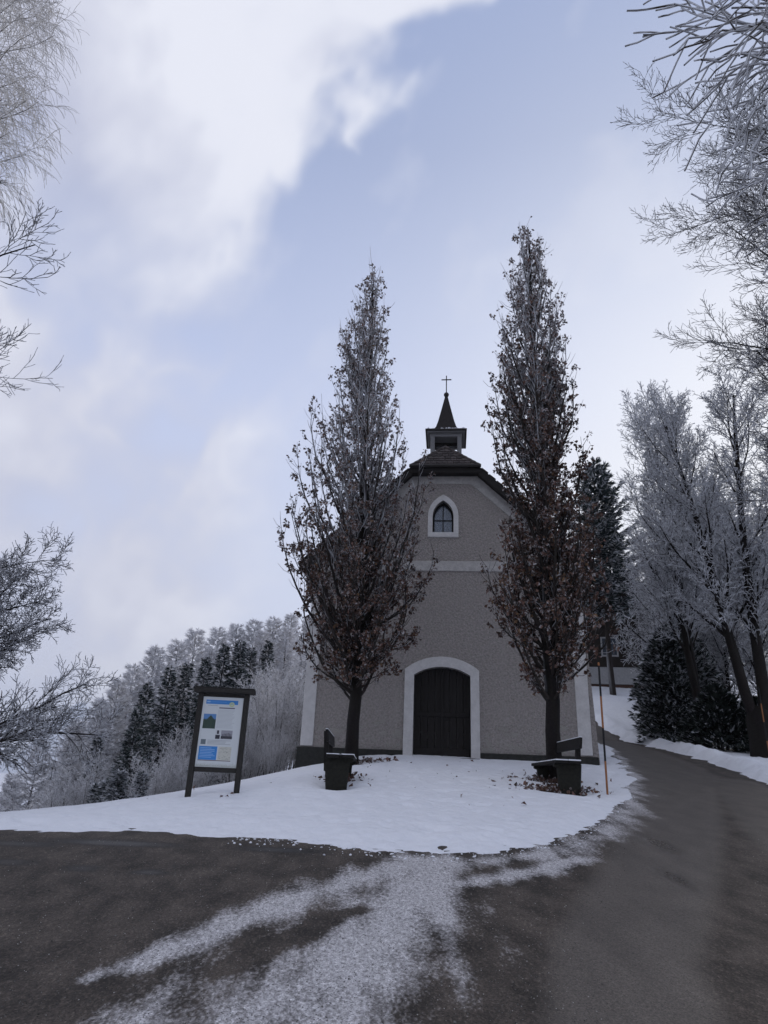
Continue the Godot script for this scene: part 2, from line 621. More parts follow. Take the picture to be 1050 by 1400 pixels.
# dense evergreen shrub or clipped tree, built from sprays over a leaning cone
func evergreen_shrub_meshes(sd: int, h: float, wide: float, o: Dictionary) -> Array:
	var rng := RandomNumberGenerator.new()
	rng.seed = sd
	var tk := MB.new()
	var cr := MB.new()
	for k in 5:
		var a := rng.randf() * TAU
		var p := PackedVector3Array([Vector3(cos(a) * 0.1, -0.2, sin(a) * 0.1), Vector3(cos(a) * wide * 0.25, h * 0.4, sin(a) * wide * 0.25), Vector3(cos(a) * wide * 0.3, h * 0.8, sin(a) * wide * 0.3)])
		tk.tube(p, PackedFloat32Array([0.07, 0.05, 0.015]), 5, o.bark, HOAR, 0.05, rng)
	for k in int(o.count):
		var y := pow(rng.randf(), 0.8) * h
		var u := y / h
		var rr: float = wide * (1.0 - pow(u, 2.2)) * (0.8 + 0.2 * minf(u * 5.0, 1.0))
		var a := rng.randf() * TAU
		rr *= sqrt(rng.randf_range(0.25, 1.0)) * (1.0 + 0.2 * sin(a * 3.0 + y * 2.0 + sd))
		var out := Vector3(cos(a), 0, sin(a))
		spray(cr, out * rr + Vector3.UP * y, (out + Vector3.UP * rng.randf_range(-0.3, 0.9)).normalized(), rng.randf_range(0.2, 0.42) * o.spray, o, rng)
	return [tk.mesh(bark_mat), cr.mesh(tree_mat)]

# ------------------------------------------------------------------ sky
var cam_basis: Basis

func make_sky() -> PanoramaSkyMaterial:
	var w := 1536
	var h := 768
	var im := Image.create_empty(w, h, false, Image.FORMAT_RGBF)
	var big := noise(11, 1.3, 5)
	var fine := noise(23, 3.6, 5)
	var soft := noise(31, 2.0, 3)
	var wisp := noise(37, 9.0, 4)
	var curl := noise(39, 4.2, 4)
	var edge := [[0.0, -9.0], [20.0, -12.0], [30.0, -12.5], [39.0, -12.5], [44.0, -9.8], [47.3, -7.0], [50.5, -4.0], [55.0, 1.8], [57.6, 5.0], [59.0, 17.0], [66.0, 36.0], [90.0, 50.0]]
	var blue := [[0.0, Vector3(0.66, 0.70, 0.83)], [10.0, Vector3(0.62, 0.67, 0.83)], [30.0, Vector3(0.50, 0.57, 0.79)], [50.0, Vector3(0.32, 0.39, 0.60)], [70.0, Vector3(0.27, 0.35, 0.58)], [90.0, Vector3(0.25, 0.32, 0.56)]]
	var grey := Vector3(0.44, 0.46, 0.60)
	var white := Vector3(0.77, 0.79, 0.88)
	var glow_dir := sun_dir
	var streak := Vector3(0.55, 0.8, 0.2).normalized()
	for j in h:
		var el := 90.0 - (j + 0.5) / h * 180.0
		if el < -3.0:
			im.fill_rect(Rect2i(0, j, w, h - j), Color(0.5, 0.53, 0.62))
			break
		var ee := maxf(el, 0.0)
		var bl := Vector3.ZERO
		for k in range(1, blue.size()):
			if ee <= blue[k][0]:
				bl = blue[k - 1][1].lerp(blue[k][1], (ee - blue[k - 1][0]) / (blue[k][0] - blue[k - 1][0]))
				break
		var eaz := table(ee, edge)
		for i in w:
			var az := wrapf((i + 0.5) / w * 360.0, -180.0, 180.0)
			var d := Vector3(sin(deg_to_rad(az)) * cos(deg_to_rad(el)), sin(deg_to_rad(el)), -cos(deg_to_rad(az)) * cos(deg_to_rad(el)))
			var q := d - streak * d.dot(streak) * 0.35
			var n1 := big.get_noise_3dv(q * 1.15)
			var n2 := fine.get_noise_3dv(q + Vector3(n1, n1, 0) * 0.12)
			var n3 := soft.get_noise_3dv(q * 1.3)
			var n4 := wisp.get_noise_3dv(q + Vector3(n2, n1, 0) * 0.06)
			var s := (eaz - az) * cos(deg_to_rad(ee)) / 9.0
			# the bank of cloud goes on over the left and behind; thinner veils elsewhere
			s = lerpf(s, 0.6, smoothstep(70.0, 130.0, absf(az)))
			s = clampf(s, -2.5, 3.0)
			var puff := 0.55 - 2.2 * absf(curl.get_noise_3dv(d + Vector3(n2, n1, 0) * 0.05))
			var e := s + n1 * 0.7 + n2 * 0.5 + n4 * 0.3 + puff * lerpf(0.12, 0.4, smoothstep(-0.5, 0.3, s))
			var firm := smoothstep(30.0, 48.0, ee)
			var op := smoothstep(lerpf(-0.35, -0.1, firm), lerpf(1.4, 0.5, firm), e)
			op *= clampf(lerpf(0.6 + n3 * 1.4 + n2 * 0.8 + n4 * 0.3 + puff * 0.45, 1.0, firm * 0.9), 0.0, 1.0)
			op = maxf(op, clampf(n3 * 0.8 + n2 * 0.5 + n4 * 0.3 - 0.16, 0.0, 0.22))
			var lum := 0.33 + 0.65 * exp(-pow((s - 0.8) / 1.5, 2.0)) * smoothstep(22.0, 52.0, ee) + n3 * 0.6 + n2 * 0.4 + n4 * 0.25 + puff * 0.3 + 0.12 * smoothstep(15.0, 3.0, ee)
			var cl := grey.lerp(white, clampf(lum, -0.2, 0.97))
			var c := bl.lerp(cl, op)
			var ang := rad_to_deg(d.angle_to(glow_dir))
			c = c.lerp(Vector3(0.95, 0.96, 1.0), exp(-pow(ang / 28.0, 2.0)))
			im.set_pixel(i, j, Color(c.x, c.y, c.z))
	var m := PanoramaSkyMaterial.new()
	m.panorama = ImageTexture.create_from_image(im)
	return m

var sun_dir := Vector3.ZERO

func _ready() -> void:
	# camera
	var cam := Camera3D.new()
	cam.name = "camera"
	cam.position = Vector3(0, 1.6, 0)
	cam.rotation_degrees = Vector3(21.96, 0, 2.4)
	cam.fov = rad_to_deg(2.0 * atan(700.0 / 930.0))
	cam.near = 0.05
	cam.far = 12000.0
	add_child(cam)
	cam.current = true
	cam_basis = cam.basis
	# sun behind thin cloud, ahead and to the right
	var saz := deg_to_rad(36.0)
	var sel := deg_to_rad(17.0)
	sun_dir = Vector3(sin(saz) * cos(sel), sin(sel), -cos(saz) * cos(sel))
	var sun := DirectionalLight3D.new()
	sun.name = "sun"
	sun.light_energy = 0.42
	sun.light_angular_distance = 12.0
	sun.light_color = Color(1.0, 0.96, 0.91)
	sun.shadow_enabled = true
	sun.basis = Basis.looking_at(-sun_dir, Vector3.UP)
	add_child(sun)
	# sky
	var env := Environment.new()
	env.background_mode = Environment.BG_SKY
	env.sky = Sky.new()
	env.sky.sky_material = make_sky()
	env.tonemap_mode = Environment.TONE_MAPPER_LINEAR
	env.tonemap_exposure = 1.1
	env.fog_enabled = true
	env.fog_density = 0.00015
	env.fog_light_color = Color(0.86, 0.9, 0.97)
	env.sdfgi_enabled = true
	env.ssao_enabled = true
	env.ssil_enabled = true
	var we := WorldEnvironment.new()
	we.name = "environment"
	we.environment = env
	add_child(we)
	print("sky ", Time.get_ticks_msec())

	tree_mat = vcol(0.9, 0.25)
	bark_mat = tri_mat(mottled(Vector3(0.35, 0.35, 0.35), Vector3(1.0, 0.98, 0.95), 171, 0.03, 0.16, 256, 1.6), 0.5, 0.95, ImageTexture.create_from_image(noise_image(172, 0.06, 4, 256)), 1.2)
	bark_mat.vertex_color_use_as_albedo = true
	frost_mat = vcol(0.9, 0.25)
	frost_mat.backlight_enabled = true
	frost_mat.backlight = Color(0.75, 0.75, 0.75)
	leaf_mat = vcol(0.85, 0.25)
	leaf_mat.backlight_enabled = true
	leaf_mat.backlight = Color(0.25, 0.2, 0.17)
	build_land()
	print("land ", Time.get_ticks_msec())
	build_chapel()
	build_house()
	print("chapel ", Time.get_ticks_msec())
	build_furniture()
	build_oaks()
	print("oaks ", Time.get_ticks_msec())
	build_near_trees()
	print("near trees ", Time.get_ticks_msec())
	build_woods()
	print("woods ", Time.get_ticks_msec())
	build_litter()
	print("done ", Time.get_ticks_msec())

# ------------------------------------------------------------------ ground, road, snow
var snow_mat: StandardMaterial3D
var dents := {}
var snow_n1 := noise(41, 0.5, 4)
var snow_n2 := noise(42, 3.2, 3)

func build_land() -> void:
	var sb := noise_image(51, 0.02, 5, 512)
	snow_mat = tri_mat(mottled(Vector3(0.74, 0.76, 0.80), Vector3(0.84, 0.85, 0.88), 5, 0.012, 0.06), 2.3, 0.75, ImageTexture.create_from_image(sb), 2.6, true)
	# one sheet to the horizon
	var g := MB.new()
	var na := 240
	var radii := [0.0]
	var r := 0.6
	while r < 5200.0:
		radii.append(r)
		r *= 1.065
	for k in radii.size():
		for i in na + 1:
			var a := TAU * i / na
			var x: float = sin(a) * radii[k]
			var z: float = -cos(a) * radii[k]
			var y := land(x, z) - 0.07
			g.v.append(Vector3(x, y, z))
			var e := maxf(0.2, radii[k] * 0.03)
			g.n.append(Vector3((land(x - e, z) - land(x + e, z)) / (2 * e), 1, (land(x, z - e) - land(x, z + e)) / (2 * e)).normalized())
			g.c.append(Color.WHITE)
			g.uv.append(Vector2(x, z))
			if k > 0 and i < na:
				var q := k * (na + 1) + i
				g.ix.append_array(PackedInt32Array([q - na - 1, q, q - na, q - na, q, q + 1]))
	structure(g, "ground", snow_mat)
	# the peak across the valley
	var mt := MB.new()
	var mn := noise(61, 0.0016, 5)
	for j in 41:
		for i in 61:
			var a := deg_to_rad(-34.0 + i * 0.4)
			var rr := 3200.0 + j * 60.0
			var x := sin(a) * rr
			var z := -cos(a) * rr
			var u := (rad_to_deg(a) + 22.4) / 2.9
			var top := 330.0 * exp(-u * u)
			var y := -60.0 + (top + 60.0) * smoothstep(0.0, 14.0, j) * (1.0 + mn.get_noise_2d(x, z) * 0.35)
			mt.v.append(Vector3(x, y, z))
			mt.n.append(Vector3.UP)
			mt.c.append(Color.WHITE)
			mt.uv.append(Vector2.ZERO)
			if i < 60 and j < 40:
				var q := j * 61 + i
				mt.ix.append_array(PackedInt32Array([q, q + 61, q + 1, q + 1, q + 61, q + 62]))
	var st := SurfaceTool.new()
	st.create_from(mt.mesh(null), 0)
	st.generate_normals()
	var mo := part_mesh(st.commit(), "mountain", self)
	mo.mesh.surface_set_material(0, tri_mat(mottled(Vector3(0.6, 0.64, 0.7), Vector3(0.85, 0.87, 0.9), 9, 0.02, 0.08), 900.0, 0.9, null, 0.0, true))
	mo.set_meta("kind", "structure")

	# asphalt
	var zone := Rect2(-6.0, -34.5, 18.0, 32.0)
	var road := asphalt(zone)
	var f := func(x: float, z: float) -> Vector2:
		return Vector2(H(x, z), 1.0)
	structure(sheet(-16.0, 14.0, -34.5, -2.5, 0.25, f, 0.0, zone), "road", road)
	var plain := tri_mat(mottled(Vector3(0.042, 0.037, 0.032), Vector3(0.092, 0.081, 0.071), 77, 0.01, 0.2), 3.1, 0.85, ImageTexture.create_from_image(noise_image(78, 0.2, 3, 256)), 0.4, true)
	structure(sheet(-16.0, 14.0, -2.5, 12.0, 0.5, f, 0.0), "road", plain)
	structure(sheet(0.0, 14.0, -56.5, -34.5, 0.5, f, 0.0), "road", plain)

	var rng := RandomNumberGenerator.new()
	rng.seed = 66
	var hollows := [[-0.48, -16.5, 0.42, 0.12], [3.6, -14.3, 0.4, 0.12], [-0.6, -12.17, 0.32, 0.10], [-0.6, -13.73, 0.32, 0.1], [3.44, -12.77, 0.36, 0.12], [3.2, -13.0, 0.3, 0.1], [3.44, -14.33, 0.32, 0.1], [4.11, -12.81, 0.1, 0.06], [-2.9, -11.65, 0.12, 0.06], [-2.14, -11.67, 0.14, 0.06]]
	for k in 1500:
		var c := Vector2(rng.randf_range(-14.0, 7.0), rng.randf_range(-22.0, -7.5))
		var e := [c, rng.randf_range(0.05, 0.16), rng.randf_range(0.012, 0.05), rng.randf_range(0.4, 0.9), rng.randf() * PI]
		if k < hollows.size():
			c = Vector2(hollows[k][0], hollows[k][1])
			e = [c, hollows[k][2], hollows[k][3], 1.0, 0.0]
		for dx in [-1, 0, 1]:
			for dz in [-1, 0, 1]:
				var key := Vector2i(floori(c.x * 2.0) + dx, floori(c.y * 2.0) + dz)
				if not dents.has(key):
					dents[key] = []
				dents[key].append(e)
	# snow before the chapel, thinning to nothing along its edge
	var near := func(x: float, z: float) -> Vector2:
		var s := snow_in(x, z)
		if s < -1.2:
			return Vector2(H(x, z) - 0.06, -0.06)
		var n1 := snow_n1.get_noise_2d(x, z)
		var n2 := snow_n2.get_noise_2d(x, z * 1.6)
		var e := s + n1 * 0.14 + n2 * lerpf(0.16, 0.05, smoothstep(3.0, 4.5, x))
		var t := clampf(e * 0.11, -0.06, 0.075) + n1 * 0.016 + n2 * 0.007 * smoothstep(0.0, 0.6, s)
		# grit thrown by the plough thins the snow beside the road
		if x > 2.0 and s < 0.9:
			t -= maxf(0.0, snow_n2.get_noise_2d(x * 3.0, z * 3.0)) * 0.018 * smoothstep(0.9, 0.0, s)
		for dn in dents.get(Vector2i(floori(x * 2.0), floori(z * 2.0)), []):
			var q: Vector2 = (Vector2(x, z) - dn[0]).rotated(dn[4])
			q.y /= dn[3]
			var w: float = q.length_squared() / (dn[1] * dn[1])
			if w < 6.0:
				t -= dn[2] * exp(-w) * smoothstep(0.0, 0.4, s)
		return Vector2(H(x, z) + t, t)
	structure(sheet(-16.0, 8.0, -22.5, -7.0, 0.055, near, -0.012), "snow_field", snow_mat)
	var bank := func(x: float, z: float) -> Vector2:
		var n1 := snow_n1.get_noise_2d(x, z)
		var n2 := snow_n2.get_noise_2d(x * 0.8, z * 0.8)
		var right := x - table(z, ROAD_R) + n1 * 0.25 + n2 * 0.12
		var left := (table(z, ROAD_L) - x + n1 * 0.2) if z < -22.0 else -1.0
		var s := maxf(right, left)
		var t := clampf(s * 0.5, -0.06, 0.1) + 0.16 * exp(-pow((right - 0.55) / 0.35, 2.0)) * (1.0 + n1) + n1 * 0.03 + n2 * 0.035 * smoothstep(0.0, 0.4, s)
		return Vector2(H(x, z) + t, t)
	structure(sheet(2.0, 26.0, -58.0, -6.0, 0.16, bank, -0.03), "snow_bank", snow_mat)

# stone chippings in the road's surface, one metre square
func chippings() -> ImageTexture:
	var rng := RandomNumberGenerator.new()
	rng.seed = 21
	var n := 512
	var im := Image.create_empty(n, n, false, Image.FORMAT_RGB8)
	im.fill(lin(0.62, 0.61, 0.60))
	for k in 26000:
		var v := 0.25 + 0.75 * pow(rng.randf(), 0.9)
		if rng.randf() < 0.035:
			v = 1.0
		var w := rng.randi_range(2, 5)
		im.fill_rect(Rect2i(rng.randi_range(0, n - 6), rng.randi_range(0, n - 6), w, rng.randi_range(2, 5)), lin(v, v * 0.985, v * 0.96))
	return ImageTexture.create_from_image(im)

func stroke(p: Vector2, pts: Array) -> float:
	var best := -9.0
	for i in pts.size() - 1:
		var a := Vector2(pts[i][0], pts[i][1])
		var b := Vector2(pts[i + 1][0], pts[i + 1][1])
		var ab := b - a
		var t := clampf((p - a).dot(ab) / ab.length_squared(), 0.0, 1.0)
		best = maxf(best, 1.0 - (p - a - ab * t).length() / lerpf(pts[i][2], pts[i + 1][2], t))
	return best

# worn asphalt with packed snow and ice, road salt and grit, laid out on the ground it covers
func asphalt(zone: Rect2) -> StandardMaterial3D:
	var w := 2048
	var h := 2048
	var lw := 256
	var lh := 320
	var ice_lines := [
		[[-1.5, -4.45, 0.1], [-1.1, -5.1, 0.2], [-0.7, -5.8, 0.25], [-0.2, -6.6, 0.3], [0.3, -7.2, 0.35], [0.9, -7.45, 0.3]],
		[[-1.3, -2.8, 0.6], [-0.7, -3.6, 0.65], [-0.35, -4.3, 0.68], [0.0, -5.2, 0.65], [0.3, -6.0, 0.55], [0.5, -6.7, 0.45], [0.6, -7.4, 0.35]],
		[[0.3, -7.55, 0.22], [1.2, -7.6, 0.22], [2.0, -8.1, 0.28], [2.7, -9.0, 0.32], [3.4, -10.3, 0.34], [4.2, -11.9, 0.3], [5.0, -14.0, 0.24], [5.9, -16.4, 0.2], [7.1, -20.5, 0.15], [8.4, -25.5, 0.15]],
		[[0.8, -6.7, 0.2], [1.5, -7.2, 0.22], [2.2, -7.9, 0.15]],
	]
	var bare := [[[-0.85, -4.6, 0.1], [-0.55, -5.1, 0.16], [-0.3, -5.6, 0.14], [-0.05, -5.9, 0.1]]]
	var lane := [[0.9, -2.5, 0.42], [1.7, -5.2, 0.45], [2.75, -7.3, 0.52], [4.2, -10.3, 0.6], [5.6, -13.5, 0.75], [6.9, -16.5, 0.95], [8.2, -21.0, 0.9], [9.3, -27.0, 0.9], [9.7, -34.5, 0.9]]
	var lane2 := [[3.6, -2.5, 0.45], [4.2, -6.0, 0.5], [5.3, -9.0, 0.6], [6.9, -13.0, 0.7], [7.9, -16.0, 0.6]]
	var ice := Image.create_empty(lw, lh, false, Image.FORMAT_L8)
	var tone := Image.create_empty(lw, lh, false, Image.FORMAT_L8)
	var wet := Image.create_empty(lw, lh, false, Image.FORMAT_L8)
	for j in lh:
		for i in lw:
			var p := Vector2(zone.position.x + (i + 0.5) / lw * zone.size.x, zone.position.y + (j + 0.5) / lh * zone.size.y)
			var m := -1.0
			for k in ice_lines.size():
				m = maxf(m, stroke(p, ice_lines[k]) * (1.0 if k != 2 else 0.75))
			m = minf(m, 0.35 - stroke(p, bare[0]) * 1.2)
			ice.set_pixel(i, j, Color.from_hsv(0, 0, clampf(m * 0.5 + 0.5, 0, 1)))
			var l := maxf(smoothstep(-0.25, 0.25, stroke(p, lane)), 0.8 * smoothstep(-0.25, 0.25, stroke(p, lane2)))
			tone.set_pixel(i, j, Color.from_hsv(0, 0, l))
			var d := 0.0
			for q in [[-1.9, -6.68, 0.22, 0.1], [-2.5, -6.7, 0.25, 0.09], [-3.2, -6.8, 0.35, 0.1], [-3.5, -7.5, 0.6, 0.12], [-1.75, -6.9, 0.12, 0.06], [0.69, -4.71, 0.12, 0.05], [-2.6, -7.7, 0.9, 0.18], [-0.9, -7.7, 0.6, 0.15], [3.4, -8.8, 0.25, 0.9], [2.9, -7.2, 0.15, 0.7]]:
				d = maxf(d, 1.0 - Vector2((p.x - q[0]) / q[2], (p.y - q[1]) / q[3]).length())
			wet.set_pixel(i, j, Color.from_hsv(0, 0, clampf(d * 1.5, 0.0, 1.0)))
	ice.resize(w, h, Image.INTERPOLATE_CUBIC)
	tone.resize(w, h, Image.INTERPOLATE_CUBIC)
	var grain_n := FastNoiseLite.new()
	grain_n.noise_type = FastNoiseLite.TYPE_VALUE
	grain_n.frequency = 0.85
	grain_n.fractal_octaves = 2
	grain_n.seed = 4
	var gi := grain_n.get_image(w, h)
	var ci := noise(8, 0.02, 5).get_image(w, h)
	var fi := noise(9, 0.22, 3).get_image(w, h)
	# tyre marks run along the way the ice lies
	var wi := noise(10, 0.02, 4).get_image(w, h / 6)
	wi.resize(w, h, Image.INTERPOLATE_CUBIC)
	for im in [gi, ci, fi, wi]:
		im.convert(Image.FORMAT_L8)
	wet.resize(w, h, Image.INTERPOLATE_CUBIC)
	var dq := wet.get_data()
	var di := ice.get_data()
	var dt := tone.get_data()
	var dg := gi.get_data()
	var dc := ci.get_data()
	var df := fi.get_data()
	var dw := wi.get_data()
	var rb := PackedByteArray()
	rb.resize(w * h)
	var out := PackedByteArray()
	out.resize(w * h * 3)
	var hb := PackedByteArray()
	hb.resize(w * h)
	var lut := PackedByteArray()
	lut.resize(1025)
	for i in 1025:
		lut[i] = int(clampf(lin(i / 1024.0, 0, 0).r, 0, 1) * 255.0)
	for i in w * h:
		var g := dg[i] / 255.0
		var c := dc[i] / 255.0
		var fn := df[i] / 255.0
		var lum := 0.035 + 0.07 * (c - 0.35) + 0.16 * maxf(0.0, g - 0.5) * (0.4 + fn)
		if dq[i] > 0:
			lum *= 1.0 - 0.6 * clampf(dq[i] / 255.0 * 2.0 + (c - 0.5) * 1.2, 0.0, 1.0)
		var tn := dt[i] / 255.0
		var rr := lum * 1.2
		var gg := lum
		var bb := lum * 0.84
		if tn > 0.0:
			var s := 0.068 + 0.034 * c + 0.02 * (dw[i] / 255.0 - 0.5) + 0.03 * g * fn
			rr = lerpf(rr, s * 1.14, tn)
			gg = lerpf(gg, s, tn)
			bb = lerpf(bb, s * 0.87, tn)
		var m := (di[i] - 127.5) / 127.5 + (dw[i] / 255.0 - 0.5) * 1.15 + (c - 0.5) * 0.9 + (fn - 0.5) * 0.45 + (g - 0.5) * 0.6 - 0.04
		var height := g * 0.5
		if m > -0.05:
			var k := clampf((m + 0.05) * 1.1, 0.0, 1.0) * clampf(0.4 + 0.9 * g, 0.0, 1.0)
			var wv := 0.42 + 0.26 * fn
			rr = lerpf(rr, wv, k)
			gg = lerpf(gg, wv * 0.99, k)
			bb = lerpf(bb, wv * 1.02, k)
			height += k * 0.45
		rr *= 1.5
		gg *= 1.5
		bb *= 1.5
		out[i * 3] = lut[clampi(int(rr * 1024.0), 0, 1024)]
		out[i * 3 + 1] = lut[clampi(int(gg * 1024.0), 0, 1024)]
		out[i * 3 + 2] = lut[clampi(int(bb * 1024.0), 0, 1024)]
		hb[i] = clampi(int(height * 255.0), 0, 255)
		rb[i] = clampi(int((0.86 - 0.3 * tn - 0.3 * dq[i] / 255.0 + 0.1 * (g - 0.5)) * 255.0), 0, 255)
	var m := StandardMaterial3D.new()
	m.albedo_texture = ImageTexture.create_from_image(Image.create_from_data(w, h, false, Image.FORMAT_RGB8, out))
	m.detail_enabled = true
	m.detail_blend_mode = BaseMaterial3D.BLEND_MODE_MUL
	m.detail_uv_layer = BaseMaterial3D.DETAIL_UV_2
	m.uv2_scale = Vector3(1.0, 1.0, 1.0)
	m.detail_albedo = chippings()
	m.texture_repeat = true
	m.roughness = 1.0
	m.roughness_texture = ImageTexture.create_from_image(Image.create_from_data(w, h, false, Image.FORMAT_L8, rb))
	m.metallic_specular = 0.4
	m.heightmap_enabled = true
	m.heightmap_texture = ImageTexture.create_from_image(Image.create_from_data(w, h, false, Image.FORMAT_L8, hb))
	m.heightmap_scale = 0.6
	return m

# ------------------------------------------------------------------ chapel
func arch(cx: float, half: float, y0: float, spring: float, rise: float, n: int) -> PackedVector2Array:
	# up the left side, over a segmental arch, down the right side
	var p := PackedVector2Array([Vector2(cx - half, y0)])
	var R := (half * half + rise * rise) / (2.0 * rise)
	var a0 := asin(half / R)
	for i in n + 1:
		var a := lerpf(-a0, a0, float(i) / n)
		p.append(Vector2(cx + R * sin(a), spring + rise - R + R * cos(a)))
	p.append(Vector2(cx + half, y0))
	return p

func gothic(cx: float, half: float, y0: float, spring: float, rise: float, n: int) -> PackedVector2Array:
	var p := PackedVector2Array([Vector2(cx - half, y0)])
	var R := (half * half + rise * rise) / (2.0 * half)
	var a1 := asin(rise / R)
	for i in n + 1:
		var a := a1 * i / n
		p.append(Vector2(cx - half + R - R * cos(a), spring + R * sin(a)))
	for i in range(n - 1, -1, -1):
		var a := a1 * i / n
		p.append(Vector2(cx + half - R + R * cos(a), spring + R * sin(a)))
	p.append(Vector2(cx + half, y0))
	return p

func build_chapel() -> void:
	var ch := thing("chapel", Vector3(1.93, 2.42, -20.0), deg_to_rad(-6.0), "grey roughcast chapel with arched dark door, half-hipped gable and small open bell turret", "chapel")
	var rough_im := ImageTexture.create_from_image(noise_image(91, 0.09, 4, 512))
	var plaster := tri_mat(mottled(Vector3(0.18, 0.165, 0.153), Vector3(0.44, 0.405, 0.38), 92, 0.07, 0.3), 3.1, 0.95, rough_im, 4.0)
	var white := tri_mat(mottled(Vector3(0.46, 0.45, 0.44), Vector3(0.66, 0.645, 0.63), 93, 0.015, 0.06), 2.7, 0.9, ImageTexture.create_from_image(noise_image(94, 0.04, 4, 256)), 0.35)
	var worn := tri_mat(mottled(Vector3(0.30, 0.29, 0.28), Vector3(0.54, 0.52, 0.50), 98, 0.02, 0.08), 2.3, 0.92, rough_im, 0.8)
	var dark_stone := tri_mat(mottled(Vector3(0.02, 0.021, 0.019), Vector3(0.05, 0.05, 0.045), 95, 0.02, 0.09), 1.4, 0.9, rough_im, 1.2)
	var tile_mats := []
	for k in 3:
		tile_mats.append(tri_mat(mottled(Vector3(0.02, 0.018, 0.018) * (1.0 + 0.5 * k), Vector3(0.075, 0.062, 0.058) * (1.0 + 0.35 * k), 121 + k, 0.03, 0.12, 128), 0.7, 0.85))
	var timber := tri_mat(mottled(Vector3(0.012, 0.011, 0.011), Vector3(0.028, 0.025, 0.023), 96, 0.02, 0.1), 0.8, 0.85)
	var grey_wood := tri_mat(mottled(Vector3(0.15, 0.15, 0.155), Vector3(0.23, 0.23, 0.235), 97, 0.02, 0.1), 0.9, 0.85)
	var tin := mat(lin(0.03, 0.027, 0.026), 0.6)
	tin.metallic = 0.3

	# front wall with door and window openings
	var wall := CSGPolygon3D.new()
	wall.name = "front_wall"
	wall.polygon = PackedVector2Array([Vector2(-4.05, -0.75), Vector2(4.05, -0.75), Vector2(4.05, 5.62), Vector2(1.0, 8.62), Vector2(-1.0, 8.62), Vector2(-4.05, 5.62)])
	wall.depth = 0.5
	wall.material = plaster
	var hole := CSGPolygon3D.new()
	hole.name = "door_opening"
	hole.operation = CSGShape3D.OPERATION_SUBTRACTION
	hole.polygon = arch(-0.05, 0.81, -0.2, 2.23, 0.24, 10)
	hole.depth = 1.0
	hole.position.z = 0.2
	hole.material = plaster
	wall.add_child(hole)
	var wh := CSGPolygon3D.new()
	wh.name = "window_opening"
	wh.operation = CSGShape3D.OPERATION_SUBTRACTION
	wh.polygon = gothic(-0.055, 0.33, 6.64, 7.18, 0.54, 8)
	wh.depth = 1.0
	wh.position.z = 0.2
	wh.material = plaster
	wall.add_child(wh)
	ch.add_child(wall)

	# nave behind it
	var b := MB.new()
	for s in [-1.0, 1.0]:
		b.box(at3(s * 3.82, 2.4, -6.25), Vector3(0.46, 6.4, 11.48))
	b.prism(PackedVector2Array([Vector2(-4.05, -0.75), Vector2(4.05, -0.75), Vector2(4.05, 5.62), Vector2(0, 9.3), Vector2(-4.05, 5.62)]), -12.5, -12.0)
	part(b, "nave_wall", plaster, ch)
	b = MB.new()
	b.box(at3(0, -0.12, -6.2), Vector3(7.1, 0.12, 11.4))
	part(b, "floor", dark_stone, ch)
	# battered buttress on the right corner
	b = MB.new()
	b.prism(PackedVector2Array([Vector2(4.052, -0.6), Vector2(4.26, -0.6), Vector2(4.06, 4.6), Vector2(4.052, 4.6)]), -1.4, -0.02)
	part(b, "buttress", plaster, ch)

	# plinth in pieces beside the door
	b = MB.new()
	for q in [[-4.14, -1.13], [1.02, 4.2]]:
		var lo: float = q[0]
		var hi: float = q[1]
		b.box(at3((lo + hi) * 0.5, -0.27, 0.0), Vector3(hi - lo, 0.82, 0.14), 0.015)
	for s in [-1.0, 1.0]:
		b.box(at3(s * 4.09, -0.28, -6.2), Vector3(0.12, 0.8, 12.2), 0.015)
	part(b, "plinth", dark_stone, ch)

	var stain := noise(99, 1.6, 5)
	b = MB.new()
	var cell := 0.03
	for s in [[-3.66, -1.16], [1.05, 3.66]]:
		var nx := int((float(s[1]) - float(s[0])) / cell)
		for j in 26:
			for i in nx:
				var x: float = s[0] + (i + 0.5) * cell
				var y := 0.16 + (j + 0.5) * cell
				if stain.get_noise_2d(x * 1.2, y * 2.0) > 0.02 + y * 0.34:
					b.quad(Vector3(x - 0.0155, y - 0.0155, 0.004), Vector3(x + 0.0155, y - 0.0155, 0.004), Vector3(x + 0.0155, y + 0.0155, 0.004), Vector3(x - 0.0155, y + 0.0155, 0.004), Vector3(0, 0, 1))
	var bl := part(b, "bleached_plaster", tri_mat(mottled(Vector3(0.24, 0.225, 0.205), Vector3(0.46, 0.435, 0.40), 100, 0.07, 0.3), 1.3, 0.95, rough_im, 3.0), ch)
	bl.set_meta("kind", "stuff")
	# corner pilasters, string course, gable bands
	for s in [-1.0, 1.0]:
		b = MB.new()
		b.box(at3(s * 3.872, 2.76, 0.0), Vector3(0.36, 5.18, 0.07), 0.008)
		part(b, "pilaster", white, ch)
	b = MB.new()
	b.box(at3(0, 5.53, 0.0), Vector3(8.1, 0.32, 0.09), 0.01)
	part(b, "string_course", worn, ch)
	b = MB.new()
	b.band(PackedVector2Array([Vector2(-4.04, 5.7), Vector2(-1.0, 8.6), Vector2(1.0, 8.6), Vector2(4.04, 5.7)]), PackedVector2Array([Vector2(-3.6, 5.7), Vector2(-0.83, 8.3), Vector2(0.83, 8.3), Vector2(3.6, 5.7)]), -0.01, 0.035)
	part(b, "gable_band", worn, ch)

	# door: stone frame, two leaves of planks
	b = MB.new()
	b.band(arch(-0.06, 1.07, -0.02, 2.38, 0.38, 10), arch(-0.05, 0.81, -0.02, 2.23, 0.24, 10), -0.3, 0.06)
	part(b, "door_frame", white, ch)
	var step := MB.new()
	step.box(at3(-0.05, -0.10, 0.0), Vector3(2.1, 0.16, 0.6), 0.02)
	part(step, "door_step", dark_stone, ch)
